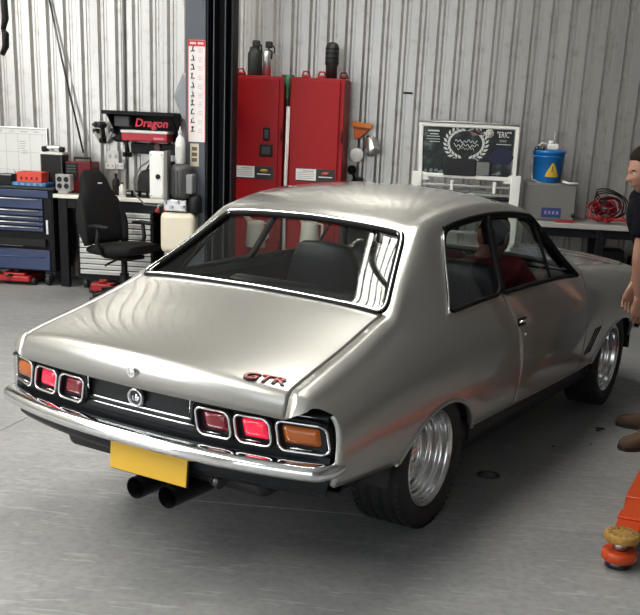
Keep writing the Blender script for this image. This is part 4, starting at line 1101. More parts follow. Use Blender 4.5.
MB().box((.075, .02, 0), (.03, .12, .40), .004).build('side_bracket', grey_paint, cb)
for x in (-.045, .045):
    for z in (-.165, .165): MB().cyl((x, -.048, z), (x, -.053, z), .006, n=8).build('screw', steel, cb)
q0, q1 = at(152, 163, 4.15), at(150, 204, 4.18)
tag(MB().tube([V(-1.84, 4.15, 1.26), V(-1.93, 4.16, 1.20), V(-1.99, 4.17, 1.10), V(-1.99, 4.17, .98), V(-1.90, 4.17, .89), V(-1.78, 4.18, .885), V(-1.66, 4.16, .90)], .008, 8).build('power_cable', mat('grey cable', (.14, .14, .14), .5)), 'grey cable looping from the white control box to the pump', 'cable')
# two tall red cabinets
def cabinet(label, x0_, x1_, latch):
    c = thing('red_cabinet', label, 'cabinet', ((x0_+x1_)/2, 5.30, 0), 0, None)
    w_ = x1_ - x0_
    MB().box((0, .01, 1.025), (w_, .50, 1.93), .006).build('cabinet_body', red_paint, c)
    MB().box((0, 0, .03), (w_ - .04, .44, .06)).build('plinth', black_metal, c)
    d = MB().box((-.015, -.252, 1.03), (w_ - .05, .02, 1.88), .006).build('door', red_paint, c)
    z = 1.155; lx = -.02 if latch else -.03
    MB().box((lx + .04, -.263, z), (.36, .004, .115), .001).build('label_backing', mat('label black', (.015, .015, .015), .4), d)
    MB().box((lx - .045, -.2655, z + .004), (.185, .003, .10)).build('label_sheet', mat('label white', (.80, .77, .75), .5), d)
    for r in range(5): MB().box((lx - .045 + (.0 if r else .02), -.2675, z + .036 - .016*r), (.15 if r else .10, .001, .004 if r else .008)).build('print_line', mat('label grey', (.35, .33, .33), .5), d)
    MB().lathe([(.0, 0), (1, 0), (.0, .0005)], n=24, M=Matrix(((.040, 0, 0), (0, 0, -1), (0, .016, 0))), c=(lx + .135, -.2655, z + .018)).build('oval_emblem', mat('gold emblem', (.62, .42, .10), .4) if latch else mat('red emblem', (.55, .12, .10), .4), d)
    MB().box((lx + .135, -.2658, z - .012), (.125, .001, .008)).build('print_line', mat('label white', (.80, .77, .75), .5), d)
    if latch:
        for zz, w2, h2 in ((1.495, .062, .115), (1.352, .125, .105)):
            MB().box((.13, -.266, zz), (w2, .012, h2), .008).build('latch_frame', black_plastic, d)
            MB().box((.13, -.272, zz), (w2*.62, .008, h2*.62), .004).build('latch_paddle', mat('charcoal plastic', (.05, .05, .055), .5), d)
    for zz in (.5, 1.5): MB().cyl((w_/2 - .012, -.262, zz - .05), (w_/2 - .012, -.262, zz + .05), .010, n=10).build('hinge', dark_red, c)
    return c
cabinet('tall red cabinet with a black latch, the left of two beside the post', -1.425, -.872, True)
cabinet('tall red cabinet without a latch, the right of two beside the post', -.815, -.325, False)
# broom between them
b = thing('broom', 'broom with a long white handle standing between the red cabinets', 'broom', (-.843, 5.03, 0))
MB().tube([(.018, 0, .06), (.012, 0, 1.0), (.02, 0, 1.74)], .017, 10).build('broom_handle', mat('white handle', (.80, .74, .72), .4), b)
MB().box((.018, 0, .075), (.045, .05, .10), .01).build('broom_socket', black_plastic, b); MB().prism([(-.06, 0), (.06, 0), (.045, .07), (-.045, .07)], .05, Matrix.Translation((.018, .025, 0)) @ Matrix.Rotation(PI/2, 4, 'X')).build('bristles', mat('dark bristles', (.04, .04, .04), .8), b)
b = thing('green_funnel', 'small green funnel with black stem wedged between the cabinet tops', 'funnel', (-.845, 5.10, 1.93))
MB().lathe([(.010, -.13), (.016, -.02), (.055, .075), (.060, .075), (.020, -.03), (.014, -.13)], n=20).build('funnel_cone', mat('bottle green plastic', (.03, .13, .06), .4), b)
MB().tube([(0, 0, -.12), (.01, -.02, -.30)], .014, 8).build('funnel_stem', black_plastic, b)
MB().tube([(-.055, 0, .075), (-.075, 0, .085), (-.055, 0, .06)], .006, 6).build('funnel_tab', white_plastic, b)
# guns and nozzles on the cabinet tops
def nozzle(label, px0, px1, py0, py1, kind):
    a_, c_ = at(px0, py0, 5.25), at(px1, py1, 5.25); h = a_.z - 1.99; x = (a_.x + c_.x)/2; w_ = (c_.x - a_.x)
    t = thing('nozzle_gun' if kind != 'tube' else 'steel_tube', label, 'tool' , (x, 5.25, 1.99))
    if kind == 'gun':
        MB().lathe([(.0, 0), (w_*.46, 0), (w_*.5, .01), (w_*.5, h*.62), (w_*.30, h*.80), (w_*.26, h*.80), (.0, h*.80)], n=18).build('barrel', mat('gun black', (.022, .025, .022), .5), t)
        MB().box((.01, 0, h*.9), (w_*.5, .05, h*.20), .01).box((-.02, 0, h*.72), (w_*.4, .06, h*.2), .012).build('gun_head', mat('gun black', (.022, .025, .022), .5), t)
        MB().tube([(w_*.1, 0, h*.95), (w_*.42, 0, h*.86), (w_*.46, 0, h*.62)], .008, 8).build('trigger', black_plastic, t)
    elif kind == 'tube':
        MB().lathe([(.0, 0), (w_*.5, 0), (w_*.42, h*.70), (w_*.3, h*.74), (.0, h*.74)], n=16).build('tube_body', alu, t)
        MB().box((w_*.2, 0, h*.90), (w_*.75, .05, h*.19), .008).tube([(w_*.1, 0, h*.8), (w_*.55, 0, h*.7), (w_*.5, 0, h*.5)], .008, 6).build('tube_head', mat('gun black', (.022, .025, .022), .5), t)
        MB().tube([(w_*.5, 0, h*.92), (w_*.85, 0, h*.80), (w_*.8, 0, h*.66)], .006, 6).build('tube_trigger', mat('gun black', (.022, .025, .022), .5), t)
    else:
        MB().lathe([(.0, 0), (w_*.42, 0), (w_*.42, h*.35), (w_*.5, h*.40), (w_*.5, h*.86), (w_*.42, h*.95), (w_*.2, h), (.0, h)], n=18).build('barrel', mat('gun black', (.022, .025, .022), .5), t)
        for q in (.42, .55, .68, .8): MB().lathe([(w_*.5, h*q), (w_*.54, h*q + .006), (w_*.5, h*q + .012)], n=18).build('grip_ring', black_plastic, t)
nozzle('black nozzle gun standing leftmost on the red cabinets', 248, 262, 40, 75, 'gun')
nozzle('silver tube with a black trigger head on the left red cabinet', 263, 271, 41, 75, 'tube')
nozzle('round-topped black nozzle standing on the right red cabinet', 326, 338, 42, 76, 'plain')
for k, (px, py) in enumerate(((241, 73), (306, 76), (322, 75), (344, 76))):
    p = at(px, py, 5.08); t = thing('red_clip', ['red hose clip on the cabinet top right beside the post', 'red clip on the front edge of the right cabinet, leftmost of three', 'red clip on the front edge of the right cabinet, middle of three', 'flat dark red clip at the right corner of the right cabinet'][k], 'clip', (p.x, 5.09, 1.99), 0, 'clips on the red cabinets')
    MB().box((0, 0, .012), (.075, .06, .024), .006).build('clip_base', bright_red if k < 3 else dark_red, t); MB().tube([(-.03, -.01, .024), (-.02, -.02, .05), (.02, -.02, .05), (.03, -.01, .024)], .008, 8).build('clip_ring', bright_red if k < 3 else dark_red, t)
# measuring jugs hanging on the cabinet doors
def jug(label, x, z):
    t = thing('measuring_jug', label, 'jug', (x, 4.905, z), 0, 'jugs on the red cabinets')
    jm = mat('milky jug plastic', (.66, .60, .54), .45)
    MB().lathe([(.0, 0), (.088, 0), (.092, .01), (.078, .20), (.074, .235), (.070, .235), (.074, .20), (.086, .012), (.0, .012)], n=24).build('jug_body', jm, t)
    MB().tube([(-.05, 0, .225), (-.085, 0, .265), (-.115, 0, .285)], [.030, .022, .016], 10).build('spout', jm, t)
    MB().tube([(.06, 0, .22), (.115, 0, .215), (.115, 0, .09), (.085, 0, .07)], .011, 8).build('jug_handle', jm, t)
    MB().tube([(0, .06, .18), (0, .115, .20), (0, .126, .16)], .006, 6).build('hanger', dark_steel, t)
jug('milky measuring jug hanging on the left red cabinet, seen through the car', -1.075, .50)
jug('milky measuring jug hanging on the right red cabinet, seen through the car', -.575, .52)
# on the wall right of the cabinets
t = thing('orange_funnel', 'orange plastic wedge funnel hanging right of the red cabinets', 'funnel', (-.19, 5.50, 1.56))
om = mat('orange plastic', (.72, .15, .02), .4)
MB().prism([(-.085, .07), (.085, .055), (.085, .02), (-.02, -.075), (-.07, -.085)], .10, Matrix.Translation((0, .05, 0)) @ Matrix.Rotation(PI/2, 4, 'X'), .008).build('funnel_body', om, t)
MB().box((0, -.058, .045), (.19, .018, .05), .006, Matrix.Rotation(.09, 3, 'Y')).build('funnel_rim', mat('orange rim', (.80, .22, .03), .4), t)
MB().cyl((.0, .05, .03), (.0, .10, .03), .012, n=10).build('wall_peg', dark_steel, t)
def cup(label, p, d, r, L, m_):
    t = thing('wall_cup', label, 'cup', p); d = Vector(d).normalized(); Q = d.to_track_quat('Z', 'Y').to_matrix()
    MB().lathe([(.0, 0), (r*.9, 0), (r, L*.1), (r, L*.9), (r*.92, L), (.0, L)], M=Q, n=24).build('cup_body', m_, t)
    MB().lathe([(r*1.03, L*.86), (r*1.05, L*.92), (r*.9, L*1.02), (.0, L*1.02)], M=Q, n=24).build('cup_rim', m_, t)
    MB().tube([Vector((0, 0, 0)), d*(-.05) + V(0, .02, -.02), V(-.03, .16, -.04)], [.02, .018, .012], 8).build('cup_peg', black_plastic, t)
cup('round white cap facing out on the wall beside the red cabinet', (-.215, 5.44, 1.335), (-.05, -1, .05), .062, .09, white_plastic)
cup('silver beaker hanging tilted on the wall below the orange funnel', (-.115, 5.44, 1.48), (.35, -.45, -.8), .065, .14, alu)
for k, (px, py) in enumerate(((352, 170), (358, 182))):
    p = at(px, py, 5.5); t = thing('black_bracket', ['black hose coupling on the wall below the white cap', 'lower black hose coupling just above the car roof'][k], 'coupling', p)
    MB().lathe([(.0, -.03), (.03, -.03), (.045, .0), (.03, .04), (.0, .04)], axis='Y', n=16).build('coupling_body', black_plastic, t); MB().tube([(0, .03, 0), (.02, .05, -.08), (-.01, .06, -.14)], .014, 8).build('coupling_hose', rubber, t)
# ================================================================== right of the cabinets: banner rack, bucket, bench
rk = thing('banner_rack', 'white tubular rack framing a dark printed banner with a laurel wreath', 'rack', (.80, 5.05, 0))
wt = mat('white tube', (.82, .82, .79), .35)
def T(px, py, Y=5.0):
    p = at(px, py, Y); return V(p.x - .80, p.z - 0, 0)
fr_ = MB()
fr_.bar((-.405, 0, 1.16), (-.43, 0, 1.655), .035, bevel=.006).bar((.425, 0, 1.16), (.42, 0, 1.65), .035, bevel=.006).bar((-.45, 0, 1.645), (.43, 0, 1.645), .032, bevel=.006).bar((-.40, 0, 1.215), (.42, 0, 1.205), .034, bevel=.006)
fr_.build('upper_frame', wt, rk)
MB().tube([(-.45, -.012, 1.668), (-.1, -.02, 1.672), (.25, -.012, 1.668), (.43, -.012, 1.664)], .010, 8).build('banner_hem', mat('aged silver', (.42, .42, .40), .4, .6), rk)
for s, x in ((-1, -.435), (1, .445)):
    MB().box((x, -.01, .62), (.085, .05, 1.24), .006).build('rack_post', wt, rk)
    MB().prism([(0, 0), (.075*-s, 0), (.02*-s, .07), (0, .07)], .03, Matrix.Translation((x - s*.04, .015, 1.17)) @ Matrix.Rotation(PI/2, 4, 'X')).build('corner_gusset', wt, rk)
    MB().box((x, .12, .02), (.09, .50, .04), .006).build('rack_foot', wt, rk)
for z in (1.13, 1.06, .72, .40): MB().box((0, .0, z), (.84, .025, .022), .004).build('cross_bar', mat('aged silver', (.42, .42, .40), .4, .6), rk)
for x in (-.12, .26): MB().box((x, -.01, 1.125), (.028, .03, .10), .004).build('bar_clamp', wt, rk)
for z, d in ((1.02, .20), (.38, .20)): MB().box((0, .17, z), (.82, .36, .02), .003).build('rack_shelf', black_metal, rk)
# the banner
def banner_material():
    M = bpy.data.materials.new('printed banner'); M.use_nodes = True; nt = M.node_tree; b_ = nt.nodes['Principled BSDF']; N = nt.nodes.new; L = nt.links.new
    tc_ = N('ShaderNodeTexCoord'); n = N('ShaderNodeTexNoise'); n.inputs['Scale'].default_value = 6.5; n.inputs['Detail'].default_value = 5; n.inputs['Roughness'].default_value = .65
    L(tc_.outputs['Object'], n.inputs['Vector']); r = N('ShaderNodeValToRGB'); r.color_ramp.interpolation = 'LINEAR'; e = r.color_ramp.elements
    e[0].position = .38; e[0].color = (.003, .004, .005, 1); e[1].position = .68; e[1].color = (.10, .13, .12, 1)
    k = e.new(.50); k.color = (.008, .013, .013, 1); k = e.new(.57); k.color = (.02, .032, .032, 1)
    L(n.outputs[0], r.inputs[0]); L(r.outputs[0], b_.inputs['Base Color']); b_.inputs['Roughness'].default_value = .45
    return M
BY = -.004
MB().box((-.005, BY + .012, 1.425), (.80, .012, .40)).build('banner_sheet', banner_material(), rk)
pr_w = mat('banner print white', (.58, .62, .60), .5); pr_d = mat('banner print black', (.008, .008, .010), .5); pr_p = mat('banner print pink', (.20, .12, .12), .5); pr_b = mat('banner print navy', (.012, .014, .045), .5); pr_g = mat('banner print grey', (.17, .17, .17), .5)
c0 = V(-.022, BY, 1.492)
def flat(b, pts): b.face(b._v([V(p[0], BY + p[2] if len(p) > 2 else BY, p[1]) for p in pts]))
for s in (1, -1):                                             # laurel wreath: paired leaves on a curved stem
    for k in range(12):
        a = math.radians(-80 + 150*k/11); R_ = .168; cx_, cz_ = c0.x + s*R_*math.cos(a), c0.z + R_*.80*math.sin(a)
        for o_, tw in ((.016, .55), (-.016, -.55)):
            dx, dz = -math.sin(a)*s, math.cos(a)*.85; nx, nz = math.cos(a)*s, math.sin(a)
            bx_, bz_ = cx_, cz_; tx_, tz_ = cx_ + dx*.046 + nx*o_*2.0, cz_ + dz*.046 + nz*o_*2.0
            mx_, mz_ = (bx_+tx_)/2, (bz_+tz_)/2; w_ = .0115; l_ = math.hypot(tx_-bx_, tz_-bz_); px_, pz_ = -(tz_-bz_)/l_*w_, (tx_-bx_)/l_*w_
            b = MB(); flat(b, [(bx_, bz_), (mx_+px_, mz_+pz_), (tx_, tz_), (mx_-px_, mz_-pz_)]); b.build('laurel_leaf', pr_w, rk)
# script in the wreath: illegible flourish of joined strokes
random.seed(5)
for r, (zz, w_) in enumerate(((1.512, .20), (1.478, .22), (1.452, .15))):
    P = [V(c0.x - w_/2 + w_*t, BY, zz + .010*math.sin(t*34 + r) + .006*math.sin(t*13 + 2*r)) for t in np.linspace(0, 1, 42)]
    MB().tube(P, .0065 if r < 2 else .004, 5, flat=.5).build('script_stroke', pr_w, rk)
MB().lathe([(.0, 0), (.038, 0), (.038, -.002), (.0, -.002)], (.176, BY, 1.588), 'Y', 28).build('round_seal', mat('seal cream', (.62, .61, .56), .5), rk)
for k in range(8):
    a = 2*PI*k/8; MB().box((.176 + .022*math.cos(a), BY - .003, 1.588 + .022*math.sin(a)), (.009, .001, .009), 0, Matrix.Rotation(a, 3, 'Y')).build('seal_print', pr_g, rk)
MB().box((.305, BY, 1.583), (.155, .003, .085)).build('name_patch', pr_d, rk)
text_mesh('name_lettering', '"ERIC"', .070, mat('name white', (.75, .76, .74), .5), rk, frame((.305, BY - .003, 1.580), (1, 0, 0), (0, 0, 1)), .0008, xs=.66)
MB().prism([(-.06, .625-.625), (.05, .0), (.09, -.035), (-.02, -.05)], .002, Matrix.Translation((.05, BY + .002, 1.612)) @ Matrix.Rotation(PI/2, 4, 'X')).build('pink_print', pr_p, rk)
MB().prism([(-.11, -.02), (-.03, .075), (.05, .06), (.12, -.01), (.08, -.075), (-.06, -.07)], .002, Matrix.Translation((.29, BY + .002, 1.405)) @ Matrix.Rotation(PI/2, 4, 'X')).build('navy_print', pr_b, rk)
for z, x, w_, h_ in ((1.592, -.315, .10, .013), (1.565, -.31, .075, .008), (1.545, -.315, .11, .006), (1.522, -.315, .12, .005), (1.500, -.30, .09, .005), (1.500, .31, .13, .006), (1.535, .30, .06, .03)): MB().box((x, BY, z), (w_, .002, h_)).build('print_line', pr_w if h_ < .02 else mat('print sage', (.16, .20, .18), .5), rk)
MB().box((-.06, BY - .01, 1.292), (.285, .03, .148), .004).build('black_panel', pr_d, rk)
MB().box((.145, BY - .008, 1.285), (.115, .025, .115), .006).build('grey_panel', pr_g, rk)
random.seed(9)
for k in range(16):
    MB().box((-.36 + .046*k + random.uniform(-.01, .01), BY, 1.238 + random.uniform(0, .025)), (random.uniform(.015, .05), .002, random.uniform(.008, .03)), 0, Matrix.Rotation(random.uniform(-.5, .5), 3, 'Y')).build('print_patch', random.choice((pr_g, pr_d, mat('print sage', (.16, .20, .18), .5))), rk)
for k, x in enumerate((-.27, -.05, .19)):
    t = thing('storage_tub', ['clear green-tinted tub on the rack shelf, leftmost of three', 'clear green-tinted tub on the rack shelf, middle of three', 'clear green-tinted tub on the rack shelf, rightmost of three'][k], 'tub', (.80 + x, 5.20, 1.03), 0, 'tubs on the rack shelf')
    MB().box((0, 0, .025), (.19, .20, .045), .008).build('tub_body', mat('sea green plastic', (.20, .34, .29), .3), t); MB().box((0, 0, .050), (.20, .21, .010), .004).build('tub_lid', mat('pale tub lid', (.52, .58, .54), .35), t)
# bench at right with grey cabinet, bucket and red leads
b2 = thing('side_bench', 'grey topped workbench with dark legs at the right of the back wall', 'workbench', (2.02, 5.28, 0))
MB().box((0, 0, .835), (1.40, .58, .045), .005).build('bench_top', mat('worn grey laminate', (.36, .35, .34), .45), b2)
for x in (-.60, .02, .62):
    for y in (-.24, .24): MB().box((x, y, .406), (.07 if x else .11, .06, .812), .004).build('leg', black_metal, b2)
for y in (-.24, .24): MB().box((0, y, .77), (1.26, .03, .07), .003).build('bench_rail', black_metal, b2)
MB().box((0, .1, .20), (1.22, .40, .02), .003).build('lower_shelf', black_metal, b2)
for k, (x, z_, w_, h_) in enumerate(((.20, .21, .18, .40), (.44, .21, .14, .34))):
    t = thing('black_crate', ['tall black crate on the lower bench shelf, the left one', 'slimmer black crate on the lower bench shelf, the right one'][k], 'crate', (2.02 + x, 5.38, z_))
    MB().box((0, 0, h_/2), (w_, .28, h_), .008).build('crate_body', black_plastic, t); MB().box((0, -.145, h_*.75), (w_*.6, .01, .04), .004).build('crate_handle', mat('charcoal plastic', (.05, .05, .055), .5), t)
gc = thing('grey_cabinet', 'grey metal cabinet with a blue label on the right bench', 'cabinet', (1.575, 5.33, .858))
MB().box((0, 0, .165), (.455, .40, .33), .006).build('cabinet_body', mat('warm grey enamel', (.17, .165, .155), .45), gc)
MB().box((.005, -.206, .165), (.43, .012, .30), .004).build('cabinet_door', mat('warm grey enamel', (.17, .165, .155), .45), gc)
MB().box((.015, -.214, .075), (.175, .003, .085)).build('blue_label', mat('label blue', (.03, .04, .16), .45), gc)
for k in range(4): MB().box((-.035 + .035*k, -.2165, .075), (.02, .001, .03)).build('label_print', mat('pale blue print', (.22, .25, .42), .5), gc)
MB().sphere((.21, -.225, .06), .018).build('knob', black_plastic, gc)
bu = thing('blue_bucket', 'bright blue bucket with a yellow warning triangle standing on the grey cabinet', 'bucket', (1.535, 5.31, 1.188))
bm_ = mat('blue pail plastic', (.008, .17, .52), .35)
MB().lathe([(.0, 0), (.118, 0), (.124, .01), (.140, .245), (.150, .25), (.150, .275), (.141, .28), (.138, .27), (.0, .262)], n=36).build('pail', bm_, bu)
MB().lathe([(.138, .215), (.146, .218), (.146, .228), (.140, .231)], n=36).build('pail_ring', bm_, bu)
tri = MB(); n_ = 10
def onpail(x, z, d): 
    r = .124 + (z-.01)*.068 + d; a = -PI/2 + .25 + x/r; return V(r*math.cos(a), r*math.sin(a), z)
tri.grid([[onpail(k*w_, z, .003) for k in np.linspace(-1, 1, 7)] for z, w_ in ((.050, .060), (.072, .060), (.10, .046), (.13, .030), (.155, .016), (.168, .008))]); tri.build('warning_label', mat('label yellow', (.75, .50, .03), .5), bu)
for x, z, w_, h_ in ((0, .128, .010, .028), (0, .103, .028, .009), (0, .083, .06, .006), (0, .066, .07, .005)):
    q_ = MB(); q_.face(q_._v([onpail(x - w_/2, z - h_/2, .0045), onpail(x + w_/2, z - h_/2, .0045), onpail(x + w_/2, z + h_/2, .0045), onpail(x - w_/2, z + h_/2, .0045)])); q_.build('label_print', mat('label brown', (.14, .11, .08), .5), bu)
MB().tube([onpail(-.22, .22, .01), onpail(-.24, .12, .025), onpail(-.20, .02, .03), onpail(-.05, -.015, .03), onpail(.15, -.01, .03), onpail(.24, .06, .02), onpail(.25, .22, .01)], .004, 6).build('bail_handle', steel, bu)
pu2 = thing('pump_dispenser', 'white pump dispenser with a thin spout on top of the blue bucket', 'pump', (1.56, 5.29, 1.466))
MB().box((0, 0, .03), (.10, .08, .055), .012).cyl((-.02, 0, .05), (-.02, 0, .085), .025, n=16).build('pump_head', white_plastic, pu2); MB().cyl((.005, 0, .05), (.01, 0, .165), .012, .008, 12).build('pump_stem', grey_plastic, pu2)
MB().tube([(-.05, 0, .05), (-.10, -.01, .06), (-.13, -.02, .035)], .010, 8).build('spout', white_plastic, pu2)
for k, x in enumerate((-.10, -.05)):
    t = thing('bucket_fitting', ['dark fitting lying on the bucket lid at left', 'second dark fitting on the bucket lid beside the pump'][k], 'fitting', (1.50 + x + .02, 5.25, 1.455)); MB().lathe([(.0, 0), (.022, 0), (.024, .03), (.014, .045), (.0, .045)], n=14).build('fitting_body', dark_steel, t)
tag(MB().tube([(1.66, 5.12, 1.21), (1.72, 5.11, 1.195), (1.80, 5.11, 1.197)], .010, 8).build('white_spatula', white_plastic), 'white stick lying on the grey cabinet beside the blue bucket', 'stick')
tag(MB().bar((1.62, 5.04, .868), (1.80, 5.05, .868), .022, .018, .005).build('red_screwdriver', mat('red handle', (.40, .02, .02), .4)), 'red handled tool lying on the bench in front of the grey cabinet', 'tool')
# tangle of red leads
random.seed(21)
for k in range(14):
    cx_, cy_, cz_ = 2.06 + random.uniform(-.06, .06), 5.15 + random.uniform(-.05, .06), .98 + random.uniform(-.03, .05); r1, r2 = random.uniform(.06, .12), random.uniform(.05, .10); ph = random.uniform(0, 6); tl_ = random.uniform(-.6, .6)
    P = [(cx_ + r1*math.cos(t + ph), cy_ + .05*math.sin(2*t + ph) + tl_*.06*math.cos(t), max(.875, cz_ + r2*math.sin(t + ph))) for t in np.linspace(0, 2*PI*.92, 22)]
    o = MB().tube(P, .0075, 7).build('red_lead', mat('lead red', (.36, .015, .025), .4) if k % 3 else dark_red)
    if k == 0: lead_root = thing('jumper_leads', 'tangled heap of red jumper leads on the right bench', 'leads', (0, 0, 0))
    o.parent = lead_root
for k in range(3):
    P = [(1.98 + .04*k, 5.14, 1.03), (1.97, 5.13, 1.10 + .02*k), (2.08, 5.13, 1.13 + .015*k), (2.20 + .02*k, 5.13, 1.08), (2.22 + .02*k, 5.13, .97), (2.14, 5.12, .90)]
    MB().tube(smooth(P), .0055, 7).build('black_lead', rubber, lead_root)
MB().tube([(2.10, 5.12, .895), (2.22, 5.10, .905), (2.34, 5.09, .90)], .014, 8).build('clamp_grip', bright_red, lead_root)
MB().box((2.06, 5.10, 1.05), (.09, .05, .05), .012).build('clamp_jaw', black_plastic, lead_root)
# small dark notch and marks on the cladding
tag(MB().box(at(408, 93, 5.595), (.085, .012, .018), .004).build('wall_hook', black_plastic), 'small black hook on the cladding above the banner rack', 'hook')
# floor drain and litter
dr = ground(488, 475)
t = thing('floor_drain', 'round dark floor drain beside the rear wheel', 'drain', (dr.x, dr.y, 0))
MB().lathe([(.0, .001), (.046, .001), (.054, .004), (.060, .001), (.060, .0)], n=32).build('drain_rim', mat('drain steel', (.09, .09, .09), .5, .6), t)
for k in range(5): MB().box((0, -.032 + .016*k, .0035), (.078 - .015*abs(k-2), .008, .003)).build('grate_bar', mat('drain grate', (.16, .16, .16), .5, .5), t)
for k, (px, py, s_) in enumerate(((600, 429, .05), (598, 431, .03), (591, 445, .016), (553, 447, .02))):
    p = ground(px, py); tag(MB().box((p.x, p.y, .004), (s_, s_*.4, .006), .002, Matrix.Rotation(.6*k, 3, 'Z')).build('floor_scrap', rubber), ['dark scrap of rubber on the floor behind the front wheel', 'smaller scrap lying against the dark rubber scrap', 'tiny dark crumb on the floor left of the boot', 'small dark flake on the floor below the door'][k], 'scrap')
# orange swing arm of the other hoist post
om_ = mat('orange lift paint', (.62, .075, .012), .35, noise=(7, (.52, .055, .010), .3))
A0, A1 = V(1.455, -.565, 0), V(2.27, 1.95, 0)
ad = (A1 - A0).normalized(); ang = math.atan2(-ad.x, ad.y)
arm = thing('car_hoist', 'orange hoist arm with a round rubber pad reaching in at the lower right', 'hoist', A0, ang)
Lr = (A1 - A0).length
MB().box((0, .36, .085), (.100, .62, .06), .004).build('inner_arm', om_, arm)
MB().box((0, .50 + (Lr - .5)/2, .085), (.130, Lr - .5, .080), .005).build('outer_arm', om_, arm)
MB().box((0, .27, .120), (.112, .09, .012), .003).build('stop_plate', om_, arm)
MB().lathe([(.0, .030), (.066, .030), (.070, .036), (.070, .066), (.064, .072), (.0, .072)], n=32).build('pad_base', om_, arm)
MB().cyl((0, 0, .07), (0, 0, .112), .030, n=18).build('pad_screw', steel, arm)
MB().lathe([(.0, .108), (.052, .108), (.068, .114), (.070, .120), (.070, .138), (.064, .146), (.0, .143)], n=32).build('rubber_pad', mat('yellowed pad', (.50, .27, .04), .6, noise=(40, (.25, .13, .03), .2), bump=(60, .4)), arm)
for k in range(12):
    a = 2*PI*k/12; MB().box((.048*math.cos(a), .048*math.sin(a), .1455), (.020, .012, .004), .001, Matrix.Rotation(a, 3, 'Z')).build('pad_stud', mat('worn pad', (.20, .13, .05), .7), arm)
MB().cyl((0, 0, 0), (0, 0, .03), .05, n=18).build('pad_pin', dark_steel, arm)
for y in (.8, 1.6): MB().cyl((.03, y, .142), (.03, y, .150), .012, n=6).build('arm_bolt', dark_steel, arm)
MB().cyl((0, Lr, .0), (0, Lr, .18), .07, n=20).build('pivot_pin', dark_steel, arm)
p2l = Matrix.Rotation(-ang, 3, 'Z') @ (V(A1.x + .18, A1.y + .12, 0) - A0)
for nm_, mb_, mt_ in (('post_column', MB().box((0, .12, 1.75), (.30, .22, 3.42), .006), post_m), ('carriage', MB().box((-.12, -.03, .10), (.18, .14, .06), .006).box((-.12, -.03, .21), (.18, .14, .03), .004).box((0, -.01, .16), (.26, .05, .34), .004), dark_post), ('base_plate', MB().box((0, .12, .02), (.46, .56, .04), .004), dark_post)):
    mb_.build(nm_, mt_, arm, loc=p2l, rot=(0, 0, -ang))
# ================================================================== people
skin_m = mat('skin', (.40, .215, .155), .5, 0, .35, noise=(18, (.35, .175, .12), .3))
eye_w = mat('eye white', (.70, .68, .64), .3); iris_m = mat('iris', (.06, .05, .04), .25); lip_m = mat('lips', (.34, .12, .10), .5)
def skin_mesh(name, nodes, edges, material, parent, lev=2, root=0):
    "nodes: (pos, radius or (rx, ry)); grown into one surface by the Skin modifier"
    me = bpy.data.meshes.new(name); me.from_pydata([tuple(n[0]) for n in nodes], edges, []); o = link(name, me, material, parent)
    o.modifiers.new('skin', 'SKIN'); sv = me.skin_vertices[0].data
    for i, n in enumerate(nodes):
        r = n[1]; sv[i].radius = (r, r) if not isinstance(r, tuple) else r; sv[i].use_root = (i == root)
    o.modifiers['skin'].use_smooth_shade = True; o.modifiers['skin'].branch_smoothing = .6
    s_ = o.modifiers.new('sub', 'SUBSURF'); s_.levels = lev; s_.render_levels = lev
    return o
